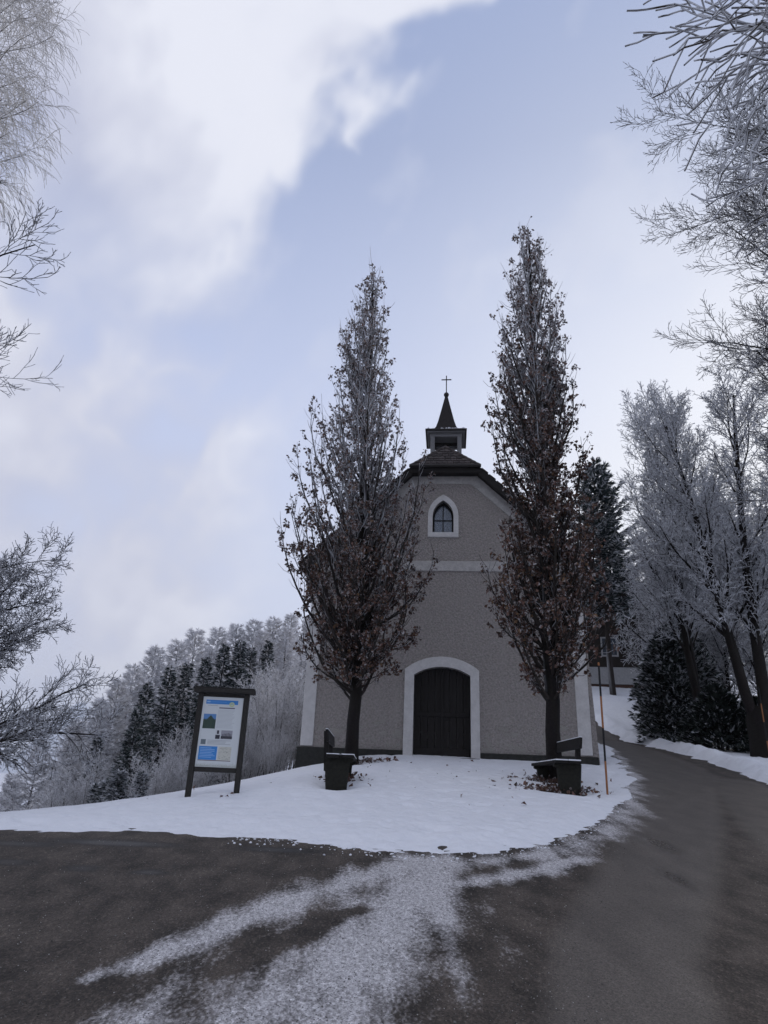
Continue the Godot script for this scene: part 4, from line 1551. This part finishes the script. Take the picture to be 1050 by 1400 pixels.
func build_near_trees() -> void:
	# ash-like tree outside the left edge
	var p := {"thick": 1, "least": 0.006, "bark": BARK, "hoar": HOAR, "lv": [
		lvl(8, 8, 40, 0.3, 1.05, 0.38, 0.25, 0.04, 0.03, -0.3, 0.45, 0.25),
		lvl(7, 6, 13, 0.2, 0.75, 0.46, 0.45, 0.10, 0.05, -0.02, 0.5, 0.25),
		lvl(5, 4, 8, 0.15, 0.7, 0.48, 0.4, 0.12, 0.06, 0.15, 0.55, 0.4),
		lvl(4, 4, 3, 0.2, 0.6, 0.5, 0.3, 0.13, 0.08, 0.38, 0.7, 0.7),
		lvl(3, 3, 0, 0.0, 0.0, 0.0, 0.0, 0.12, 0.08, 0.55, 0.7, 0.8)]}
	put_tree("frosted_ash", tree_meshes(7, 11.5, 0.17, p), Vector3(-9.2, H(-9.2, -8.8), -8.8), 2.2, 0.95, "bare dark-limbed tree reaching in at the left edge, halfway up the sky", "tree", "frosted roadside trees")
	# low, dense tree at the left
	p = {"thick": 1, "least": 0.007, "bark": BARK, "hoar": HOAR, "lv": [
		lvl(7, 8, 36, 0.12, 1.25, 0.74, 0.45, 0.05, 0.03, -0.3, 0.5, 0.3),
		lvl(8, 6, 20, 0.2, 0.7, 0.42, 0.55, 0.10, 0.01, -0.05, 0.5, 0.25),
		lvl(5, 3, 10, 0.1, 0.75, 0.52, 0.4, 0.14, 0.02, 0.12, 0.6, 0.5),
		lvl(3, 3, 5, 0.15, 0.8, 0.5, 0.3, 0.17, 0.05, 0.3, 0.8, 0.8),
		lvl(2, 3, 0, 0.0, 0.0, 0.0, 0.0, 0.12, 0.06, 0.55, 0.9, 0.9)]}
	put_tree("frosted_cherry", tree_meshes(19, 6.2, 0.16, p), Vector3(-8.7, H(-8.7, -13.5), -13.5), 1.9, 0.86, "low spreading frosted tree at the left edge beside the notice board", "tree", "frosted roadside trees")
	# birch with hanging rimed twigs
	p = {"thick": 1, "least": 0.006, "bark": Color(0.22, 0.21, 0.2), "hoar": Color(0.8, 0.78, 0.75), "lv": [
		lvl(10, 8, 58, 0.56, 0.75, 0.15, 0.3, 0.03, 0.02, -0.1, 0.35, 0.1),
		lvl(6, 5, 15, 0.2, 0.7, 0.5, 0.3, 0.08, 0.03, 0.3, 0.5, 0.25),
		lvl(6, 3, 9, 0.1, 0.6, 0.55, 0.2, 0.08, -0.14, 0.85, 0.6, 0.6),
		lvl(4, 3, 0, 0.0, 0.0, 0.0, 0.0, 0.07, -0.3, 0.95, 0.8, 0.8)]}
	put_tree("frosted_birch", tree_meshes(23, 25.0, 0.22, p, true), Vector3(-11.6, H(-11.6, -12.6), -12.6), 0.0, 1.0, "pale hanging frosted birch at the top left corner", "tree", "frosted roadside trees")
	# wide tree outside the right edge
	p = {"thick": 1, "least": 0.006, "bark": BARK, "hoar": HOAR, "lv": [
		lvl(9, 9, 38, 0.22, 0.95, 0.38, 0.35, 0.03, 0.02, -0.3, 0.42, 0.2),
		lvl(8, 6, 15, 0.18, 0.7, 0.45, 0.45, 0.09, 0.035, -0.05, 0.5, 0.25),
		lvl(5, 3, 13, 0.12, 0.7, 0.46, 0.35, 0.11, 0.05, 0.12, 0.55, 0.45),
		lvl(4, 3, 5, 0.15, 0.65, 0.45, 0.3, 0.12, 0.07, 0.3, 0.7, 0.7),
		lvl(3, 3, 0, 0.0, 0.0, 0.0, 0.0, 0.1, 0.06, 0.42, 0.8, 0.8)]}
	put_tree("frosted_lime", tree_meshes(31, 16.5, 0.24, p), Vector3(11.2, H(11.2, -12.8) + 0.05, -12.8), 5.2, 1.02, "large bare frosted tree filling the right edge of the sky", "tree", "frosted roadside trees")
	# nearest tree: thickly rimed twigs over the camera's right
	p = {"thick": 1, "least": 0.012, "bark": BARK * 1.5, "hoar": HOAR * 0.85, "lv": [
		lvl(8, 8, 15, 0.45, 1.0, 0.42, 0.3, 0.03, 0.02, -0.3, 0.42, 0.3),
		lvl(7, 6, 18, 0.2, 0.6, 0.5, 0.35, 0.07, 0.02, 0.4, 0.45, 0.4),
		lvl(6, 5, 5, 0.2, 0.6, 0.5, 0.3, 0.11, -0.05, 0.72, 0.75, 0.85),
		lvl(5, 5, 0, 0.0, 0.0, 0.0, 0.0, 0.07, -0.04, 0.8, 0.9, 0.9)]}
	var at := Vector3(7.3, H(7.3, -5.0), -5.0)
	var ra := put_tree("rimed_ash", tree_meshes(47, 11.5, 0.17, p), at, 0.0, 1.0, "closest tree, its thick rimed twigs hanging in the top right corner", "tree", "frosted roadside trees")
	var rng := RandomNumberGenerator.new()
	rng.seed = 12
	var lb := MB.new()
	var way := [Vector3(7.25, 9.2, -5.0), Vector3(6.4, 10.6, -4.85), Vector3(5.4, 11.1, -4.6), Vector3(4.58, 9.93, -4.4), Vector3(3.96, 8.94, -4.2), Vector3(3.57, 8.12, -4.1), Vector3(3.38, 7.43, -4.1), Vector3(3.39, 6.84, -4.2), Vector3(3.47, 6.13, -4.3)]
	var pts := PackedVector3Array()
	var rad := PackedFloat32Array()
	for k in way.size():
		pts.append(way[k] - at)
		rad.append(lerpf(0.07, 0.016, float(k) / way.size()))
	lb.tube(pts, rad, 7, BARK * 1.5, HOAR * 0.85, 0.35, rng)
	for tip in [Vector3(2.11, 7.40, -3.90), Vector3(2.36, 7.59, -4.00), Vector3(2.52, 7.73, -4.10), Vector3(2.71, 7.94, -4.20), Vector3(2.50, 7.50, -3.80), Vector3(2.89, 8.33, -4.30), Vector3(2.68, 8.53, -4.10), Vector3(2.40, 7.06, -3.70), Vector3(2.71, 7.55, -4.20), Vector3(2.49, 6.75, -4.40), Vector3(2.47, 6.86, -4.10), Vector3(2.46, 6.93, -3.90), Vector3(2.75, 6.77, -4.30), Vector3(2.62, 6.27, -4.00), Vector3(2.68, 6.98, -3.80), Vector3(2.94, 6.99, -4.20), Vector3(2.99, 7.55, -4.00), Vector3(3.15, 8.89, -4.40), Vector3(2.9, 7.9, -3.6), Vector3(3.0, 7.2, -3.5), Vector3(2.85, 6.5, -3.7), Vector3(3.1, 6.0, -4.1)]:
		for more in (2 if rng.randf() < 0.6 else 1):
			var end: Vector3 = tip + (Vector3(rng.randf_range(0.1, 0.5), rng.randfn() * 0.25, rng.randfn() * 0.3) if more == 1 else Vector3.ZERO)
			var from: Vector3 = way[3]
			for k in range(3, way.size() - 1):
				var c: Vector3 = way[k].lerp(way[k + 1], rng.randf())
				if c.y > end.y + 0.25 and absf(c.y - end.y - 0.9) < absf(from.y - end.y - 0.9):
					from = c
			var q := PackedVector3Array()
			var qr := PackedFloat32Array()
			for k in 8:
				var u := k / 7.0
				q.append(from.lerp(end, u) + Vector3(0, 0.22 * sin(PI * u), 0) + Vector3(rng.randfn(), rng.randfn(), rng.randfn()) * 0.022 - at)
				qr.append(lerpf(0.011, 0.0078, u))
			lb.tube(q, qr, 6, BARK * 2.0, HOAR * 0.85, 0.72, rng)
			for k in 2:
				var i := rng.randi_range(2, 5)
				var dd := (q[i + 1] - q[i]).normalized()
				var ch := aside(dd, 0.6, rng.randf() * TAU)
				var l := rng.randf_range(0.15, 0.5)
				lb.tube(PackedVector3Array([q[i], q[i] + ch * l * 0.5, q[i] + ch * l + Vector3(0, -0.03, 0)]), PackedFloat32Array([0.009, 0.008, 0.0075]), 5, BARK * 2.0, HOAR * 0.85, 0.75, rng)
	part(lb, "hanging_branch", tree_mat, ra)

	# the two multi-stemmed trees across the road
	p = {"thick": 1, "least": 0.009, "bark": BARK, "hoar": HOAR, "lv": [
		lvl(9, 8, 24, 0.1, 0.6, 0.33, 0.35, 0.03, 0.02, -0.3, 0.45, 0.2),
		lvl(7, 5, 13, 0.15, 0.6, 0.45, 0.4, 0.08, 0.06, 0.05, 0.5, 0.25),
		lvl(5, 3, 9, 0.1, 0.65, 0.46, 0.35, 0.12, 0.05, 0.4, 0.6, 0.5),
		lvl(3, 3, 3, 0.1, 0.7, 0.5, 0.3, 0.15, 0.0, 0.8, 0.8, 0.8),
		lvl(2, 3, 0, 0.0, 0.0, 0.0, 0.0, 0.15, 0.0, 0.85, 0.9, 0.9)]}
	stems("forked_tree", Vector3(12.0, 0, -26.0), [[Vector3(-0.02, 1, 0.0), Vector3(-0.12, 1, 0.0), 10.8, 0.14], [Vector3(0.03, 1, -0.03), Vector3(-0.03, 1, -0.05), 9.8, 0.12]], 0.22, 57, p, "slender twin-stemmed frosted tree rising behind the dark evergreens across the road")
	stems("forked_tree", Vector3(12.5, 0, -22.8), [[Vector3(-0.2, 1, 0), Vector3(-0.16, 1, 0.02), 9.8, 0.17], [Vector3(0.1, 1, 0.05), Vector3(-0.02, 1, 0.05), 10.5, 0.19], [Vector3(0.7, 1, 0.1), Vector3(0.25, 1, 0.1), 9.0, 0.13]], 0.44, 59, p, "thick-trunked forked tree at the right edge across the road")

# several stems rising from one stump
func stems(called: String, at: Vector3, list: Array, r: float, sd: int, p: Dictionary, label: String) -> void:
	at.y = H(at.x, at.z)
	var o := thing(called, at, 0.0, label, "tree", "trees across the road")
	var rng := RandomNumberGenerator.new()
	rng.seed = sd
	var a := MB.new()
	var b := MB.new()
	var fork := 1.3
	a.tube(PackedVector3Array([Vector3(0.02, -0.3, 0), Vector3(0, 0.1, 0), Vector3(-0.02, 0.6, 0), Vector3(-0.04, fork, 0), Vector3(-0.05, fork + 0.35, 0)]), PackedFloat32Array([r * 1.35, r * 1.1, r * 0.98, r * 0.95, r * 0.5]), 10, BARK, HOAR, -0.3, rng)
	for s in list:
		var d0: Vector3 = s[0]
		var start := Vector3(d0.x * 0.6, fork - 0.5, d0.z * 0.6)
		var knee := start + d0.normalized() * 1.4
		a.tube(PackedVector3Array([start, start.lerp(knee, 0.5), knee + (knee - start).normalized() * 0.1]), PackedFloat32Array([float(s[3]) * 1.15, s[3], s[3]]), 8, BARK, HOAR, -0.3, rng)
		grow(a, b, knee, Vector3(s[1]).normalized(), s[2], s[3], 0, p, rng)
	part(a, "trunk", bark_mat, o)
	part(b, "crown", tree_mat, o)

# ordinal of each entry counted from the left as seen from the road before the chapel
func from_left(list: Array) -> Array:
	var words := ["first", "second", "third", "fourth", "fifth", "sixth", "seventh", "eighth", "ninth", "tenth", "eleventh", "twelfth", "thirteenth", "fourteenth", "fifteenth", "sixteenth", "seventeenth", "eighteenth", "nineteenth", "twentieth", "twenty-first", "twenty-second", "twenty-third", "twenty-fourth"]
	var order := range(list.size())
	order.sort_custom(func(a: int, b: int) -> bool: return list[a][0] / -list[a][1] < list[b][0] / -list[b][1])
	var out := []
	out.resize(list.size())
	for k in order.size():
		out[order[k]] = words[k]
	return out

func build_woods() -> void:
	var rng := RandomNumberGenerator.new()
	rng.seed = 77
	var larch := {"bark": Color(0.10, 0.09, 0.09), "green": Color(0.26, 0.24, 0.24), "from": 0.18, "wide": 0.24, "shape": 0.6, "rise": 0.05, "rise_top": 0.6, "curl": 0.06, "bough_frost": 0.6, "dense": 12.0, "hoar": Color(0.88, 0.88, 0.9), "hang": -0.25, "spray": 0.6, "thin": 0.05, "blades": 8, "frost": 0.9, "gap": 0.0065}
	var spruce := {"bark": Color(0.06, 0.05, 0.045), "green": Color(0.05, 0.066, 0.062), "from": 0.04, "wide": 0.2, "shape": 0.9, "rise": -0.2, "rise_top": 0.7, "curl": 0.05, "bough_frost": 0.2, "dense": 11.0, "hang": -0.3, "spray": 0.5, "thin": 0.11, "blades": 6, "frost": 0.22, "gap": 0.0075}
	var young := spruce.duplicate()
	young.merge({"frost": 0.62, "wide": 0.3, "gap": 0.012, "spray": 0.3, "dense": 12.0}, true)
	var lm := [conifer_meshes(301, 14.0, larch), conifer_meshes(302, 14.0, larch), conifer_meshes(303, 14.0, larch)]
	var sm := [conifer_meshes(311, 12.0, spruce), conifer_meshes(312, 12.0, spruce)]
	var ym := [conifer_meshes(321, 2.2, young)]
	# left wood
	var g := "frosted wood on the slope left of the chapel"
	var larches := [[-18.4, -40.0, 9.4], [-18.8, -45.0, 10.2], [-17.5, -45.0, 11.0], [-18.4, -50.0, 12.8], [-19.3, -55.0, 14.5], [-19.4, -60.0, 16.3], [-19.0, -65.0, 17.1], [-18.8, -70.0, 18.4], [-17.7, -75.0, 18.5], [-16.8, -80.0, 18.9], [-14.7, -80.0, 18.2], [-13.3, -85.0, 18.3], [-11.1, -85.0, 17.4], [-8.3, -80.0, 14.9], [-21.0, -42.0, 7.5], [-15.0, -62.0, 14.0], [-16.0, -56.0, 13.0], [-12.0, -70.0, 14.5], [-9.5, -70.0, 13.5], [-21.5, -44.0, 8.5], [-20.0, -41.0, 8.4], [-23.0, -47.0, 8.0], [-16.6, -40.0, 9.4]]
	var larches_place := from_left(larches)
	for k in larches.size():
		var e: Array = larches[k]
		put_tree("frosted_larch", lm[rng.randi() % 3], Vector3(e[0], land(e[0], e[1]) - 0.1, e[1]), rng.randf() * TAU, float(e[2]) / 14.0, "pale frosted larch, " + larches_place[k] + " from the left in the wood beside the chapel", "tree", g)
	var spruces := [[-14.7, -45.0, 10.6], [-14.3, -48.0, 11.5], [-13.7, -50.0, 11.5], [-13.4, -40.0, 8.4], [-12.3, -55.0, 12.4], [-11.1, -55.0, 12.0], [-10.7, -58.0, 11.4], [-9.3, -58.0, 11.2], [-12.9, -52.0, 11.6], [-11.5, -46.0, 8.5], [-16.5, -43.0, 8.5]]
	var spruces_place := from_left(spruces)
	for k in spruces.size():
		var e: Array = spruces[k]
		put_tree("dark_spruce", sm[rng.randi() % 2], Vector3(e[0], land(e[0], e[1]) - 0.1, e[1]), rng.randf() * TAU, float(e[2]) / 12.0, "dark green spruce among the pale larches, " + spruces_place[k] + " from the left", "tree", "dark spruces in the frosted wood")
	var youngs := [[-8.3, -24.0, 2.1], [-6.9, -22.0, 1.5], [-8.8, -24.5, 2.0], [-5.8, -26.0, 1.6], [-9.6, -26.0, 2.3]]
	var youngs_place := from_left(youngs)
	for k in youngs.size():
		var e: Array = youngs[k]
		put_tree("young_spruce", ym[0], Vector3(e[0], land(e[0], e[1]) - 0.05, e[1]), rng.randf() * TAU, float(e[2]) / 2.2, "small snow-laden young spruce behind the notice board, " + youngs_place[k] + " from the left", "tree", "young spruces behind the notice board")
	# frosted bushes with upright stems
	var bp := {"thick": 0, "least": 0.007, "bark": Color(0.07, 0.06, 0.055), "hoar": Color(0.88, 0.88, 0.9), "lv": [
		lvl(5, 4, 11, 0.15, 0.55, 0.4, 0.4, 0.05, 0.04, 0.35, 0.55, 0.2),
		lvl(4, 3, 8, 0.15, 0.65, 0.42, 0.3, 0.1, 0.05, 0.7, 0.6, 0.5),
		lvl(3, 3, 4, 0.15, 0.7, 0.45, 0.3, 0.13, 0.04, 0.85, 0.8, 0.8),
		lvl(2, 3, 0, 0.0, 0.0, 0.0, 0.0, 0.13, 0.0, 0.9, 0.9, 0.9)]}
	var bm := [bush_meshes(401, 4.0, 13, bp), bush_meshes(402, 4.0, 13, bp)]
	var bushes := [[-7.1, -26.0, 2.9], [-5.9, -24.0, 1.9], [-7.0, -24.0, 2.0], [-6.0, -34.0, 4.9], [-5.7, -36.0, 5.4], [-5.3, -38.0, 5.5], [-4.5, -38.0, 5.1], [-5.7, -30.0, 3.7], [-11.8, -30.0, 4.2], [-11.8, -28.0, 3.4], [-4.0, -31.0, 4.2], [-4.6, -27.0, 2.8], [-9.0, -30.0, 3.2], [-14.5, -33.0, 4.0], [-16.5, -36.0, 5.0], [-3.6, -26.0, 1.7], [-8.0, -36.0, 4.5], [-14.2, -28.0, 2.8], [-15.5, -30.0, 3.2], [-13.0, -26.0, 2.2]]
	var bushes_place := from_left(bushes)
	for k in bushes.size():
		var e: Array = bushes[k]
		put_tree("frosted_bush", bm[rng.randi() % 2], Vector3(e[0], land(e[0], e[1]) - 0.05, e[1]), rng.randf() * TAU, float(e[2]) / 4.0, "white frosted bush at the edge of the left wood, " + bushes_place[k] + " from the left", "bush", "frosted bushes left of the chapel")
	# right: frosted trees behind the road
	var dp := {"thick": 1, "least": 0.014, "bark": BARK, "hoar": Color(0.84, 0.85, 0.88), "lv": [
		lvl(8, 6, 24, 0.12, 0.7, 0.36, 0.45, 0.03, 0.02, -0.3, 0.45, 0.15),
		lvl(5, 4, 10, 0.15, 0.65, 0.45, 0.4, 0.09, 0.05, 0.0, 0.5, 0.3),
		lvl(4, 3, 7, 0.1, 0.75, 0.48, 0.3, 0.15, 0.02, 0.55, 0.7, 0.6),
		lvl(3, 3, 3, 0.1, 0.8, 0.5, 0.2, 0.2, -0.03, 0.7, 0.9, 0.9),
		lvl(2, 3, 0, 0.0, 0.0, 0.0, 0.0, 0.2, 0.0, 0.8, 0.9, 0.9)]}
	var dm := [tree_meshes(501, 12.0, 0.16, dp, true), tree_meshes(502, 12.0, 0.16, dp, true)]
	var thicket := [[15.2, -35.5, 13.5], [17.2, -38.0, 15.5], [18.0, -36.0, 15.5], [19.0, -34.0, 15.5], [19.8, -32.0, 14.8], [15.9, -28.0, 12.0], [14.6, -31.0, 10.5], [15.4, -37.5, 9.6], [14.7, -29.0, 10.8], [17.5, -30.0, 11.5], [16.0, -33.0, 12.0], [20.5, -29.0, 12.0], [18.0, -26.5, 9.0]]
	var thicket_place := from_left(thicket)
	for k in thicket.size():
		var e: Array = thicket[k]
		put_tree("frosted_tree", dm[rng.randi() % 2], Vector3(e[0], land(e[0], e[1]), e[1]), rng.randf() * TAU, float(e[2]) / 12.0 * 0.78, "grey frosted bare tree in the thicket beyond the road, " + thicket_place[k] + " from the left", "tree", "frosted thicket beyond the road")
	var pine := spruce.duplicate()
	pine.merge({"from": 0.3, "wide": 0.22, "shape": 0.5, "frost": 0.3, "rise": 0.1, "blades": 8, "spray": 0.6}, true)
	var pm := conifer_meshes(331, 15.0, pine)
	put_tree("dark_pine", pm, Vector3(14.3, land(14.3, -42.0), -42.0), 1.0, 1.03, "dark pine top showing above the thicket just right of the taller oak", "tree", "dark pines by the house")
	put_tree("dark_pine", pm, Vector3(17.5, land(17.5, -46.0) - 0.2, -50.0), 3.0, 0.95, "dark pine standing behind the house, mostly hidden by frosted trees", "tree", "dark pines by the house")
	# evergreens along the road bank
	var ev := {"bark": Color(0.05, 0.045, 0.04), "green": Color(0.05, 0.06, 0.052), "thin": 0.12, "blades": 8, "frost": 0.33, "count": 1900, "spray": 1.0}
	var em := evergreen_shrub_meshes(601, 4.4, 1.25, ev)
	var ev2: Dictionary = ev.duplicate()
	ev2.merge({"count": 1300, "frost": 0.1}, true)
	var em2 := evergreen_shrub_meshes(602, 2.3, 1.25, ev2)
	for e in [[12.0, -28.4, 1.05, "tall dark evergreen shrub at the bend of the road, left of the twin-stemmed tree", 0], [12.3, -25.2, 0.95, "low spreading evergreen at the foot of the twin-stemmed tree", 1], [12.9, -29.0, 1.15, "dark evergreen shrub crowded behind the tall one at the road bend", 0], [13.2, -24.6, 0.8, "smallest evergreen, between the two forked trees across the road", 1], [12.4, -30.4, 0.9, "evergreen shrub farthest up the road bank", 0]]:
		put_tree("evergreen_shrub", em if e[4] == 0 else em2, Vector3(e[0], land(e[0], e[1]), e[1]), rng.randf() * TAU, e[2], e[3], "shrub", "evergreens on the road bank")

func bush_meshes(sd: int, h: float, count: int, p: Dictionary) -> Array:
	var rng := RandomNumberGenerator.new()
	rng.seed = sd
	var a := MB.new()
	var b := MB.new()
	for k in count:
		var az := rng.randf() * TAU
		var out := Vector3(cos(az), 0, sin(az))
		grow(a, b, out * rng.randf_range(0.1, 0.7) - Vector3.UP * 0.15, (Vector3.UP + out * rng.randf_range(0.05, 0.4)).normalized(), h * rng.randf_range(0.6, 1.0), 0.025, 0, p, rng)
	return [a.mesh(bark_mat), b.mesh(frost_mat)]

# ------------------------------------------------------------------ fallen leaves, grit
func build_litter() -> void:
	var rng := RandomNumberGenerator.new()
	rng.seed = 9
	var b := MB.new()
	var spots := [[3.15, -12.95, 0.55, 0.28, 420], [3.3, -14.2, 0.5, 0.3, 220], [-0.55, -13.2, 0.4, 0.6, 200], [-0.2, -16.7, 0.6, 0.35, 320], [3.5, -13.4, 0.35, 0.8, 260], [1.5, -14.0, 2.5, 3.2, 90], [-3.0, -13.0, 2.0, 2.0, 14]]
	for s in spots:
		for k in int(s[4] * 0.55):
			var x: float = s[0] + rng.randfn() * s[2] * 0.6
			var z: float = s[1] + rng.randfn() * s[3] * 0.6
			if snow_in(x, z) < 0.1:
				continue
			var t := clampf(snow_in(x, z) * 0.11, -0.06, 0.075) + snow_n1.get_noise_2d(x, z) * 0.016
			oak_leaf(b, Vector3(x, H(x, z) + t + 0.012, z), rng, 0.0)
	var o := part(b, "fallen_leaves", leaf_mat, self)
	tag(o, "brown fallen oak leaves scattered on the snow around the benches and trunks", "leaves")
	o.set_meta("kind", "stuff")
	# crumbs of snow along the edge
	var ck := MB.new()
	var cprof := PackedVector2Array([Vector2(0.0, -0.6), Vector2(0.8, -0.35), Vector2(1.0, 0.1), Vector2(0.6, 0.55), Vector2(0.0, 0.75)])
	ck.lathe(cprof, 6)
	var cm := MultiMesh.new()
	cm.transform_format = MultiMesh.TRANSFORM_3D
	cm.mesh = ck.mesh(snow_mat)
	cm.instance_count = 420
	for k in 420:
		var x := rng.randf_range(-1.5, 4.8)
		var z := table(x, SNOW_Z) + absf(rng.randfn()) * 0.22 - 0.1
		var sc := 0.005 + 0.014 * pow(rng.randf(), 3.0)
		cm.set_instance_transform(k, Transform3D(Basis.from_euler(Vector3(rng.randf() * 0.6, rng.randf() * TAU, rng.randf() * 0.6)).scaled(Vector3(sc * rng.randf_range(0.7, 1.5), sc * 0.8, sc)), Vector3(x, H(x, z) + sc * 0.35, z)))
	var ci := MultiMeshInstance3D.new()
	ci.name = "snow_crumbs"
	ci.multimesh = cm
	add_child(ci)
	tag(ci, "small crumbs of snow strewn along the edge of the white mound", "snow")
	ci.set_meta("kind", "stuff")
	# grit on the asphalt
	var st := MB.new()
	for s in [[0, 1, 2], [0, 2, 3], [0, 3, 4], [0, 4, 1], [5, 2, 1], [5, 3, 2], [5, 4, 3], [5, 1, 4]]:
		var P := [Vector3(0.1, 0.8, 0), Vector3(1, 0, 0.2), Vector3(0.1, 0.1, 0.9), Vector3(-0.9, -0.1, 0.1), Vector3(0, 0, -1), Vector3(0, -0.7, 0)]
		var c: Vector3 = P[s[0]] + P[s[1]] + P[s[2]]
		st.tri(P[s[0]], P[s[1]], P[s[2]], c.normalized())
	var mm := MultiMesh.new()
	mm.transform_format = MultiMesh.TRANSFORM_3D
	mm.use_colors = true
	mm.mesh = st.mesh(vcol(0.9, 0.3))
	mm.instance_count = 16000
	for k in 16000:
		var x := 0.0
		var z := 0.0
		for tries in 20:
			var d := 2.6 + 7.0 * pow(rng.randf(), 1.3)
			z = -d
			x = rng.randf_range(-0.75, 0.75) * (d + 1.0)
			if snow_in(x, z) < -0.1 and absf(x - (2.0 + maxf(0.0, (d - 5.0) * 0.45))) > 0.6:
				break
		var sc := rng.randf_range(0.002, 0.0055)
		if rng.randf() < 0.02:
			sc *= 1.8
		mm.set_instance_transform(k, Transform3D(Basis.from_euler(Vector3(rng.randf() * TAU, rng.randf() * TAU, 0)).scaled(Vector3(sc, sc * 0.8, sc)), Vector3(x, H(x, z) + sc * 0.3, z)))
		var g := rng.randf_range(0.04, 0.2)
		if rng.randf() < 0.12:
			g = 0.4
		mm.set_instance_color(k, Color(g * 1.03, g, g * 0.94))
	var mi := MultiMeshInstance3D.new()
	mi.name = "road_grit"
	mi.multimesh = mm
	add_child(mi)
	tag(mi, "fine stone grit strewn over the dark asphalt in the foreground", "grit")
	mi.set_meta("kind", "stuff")
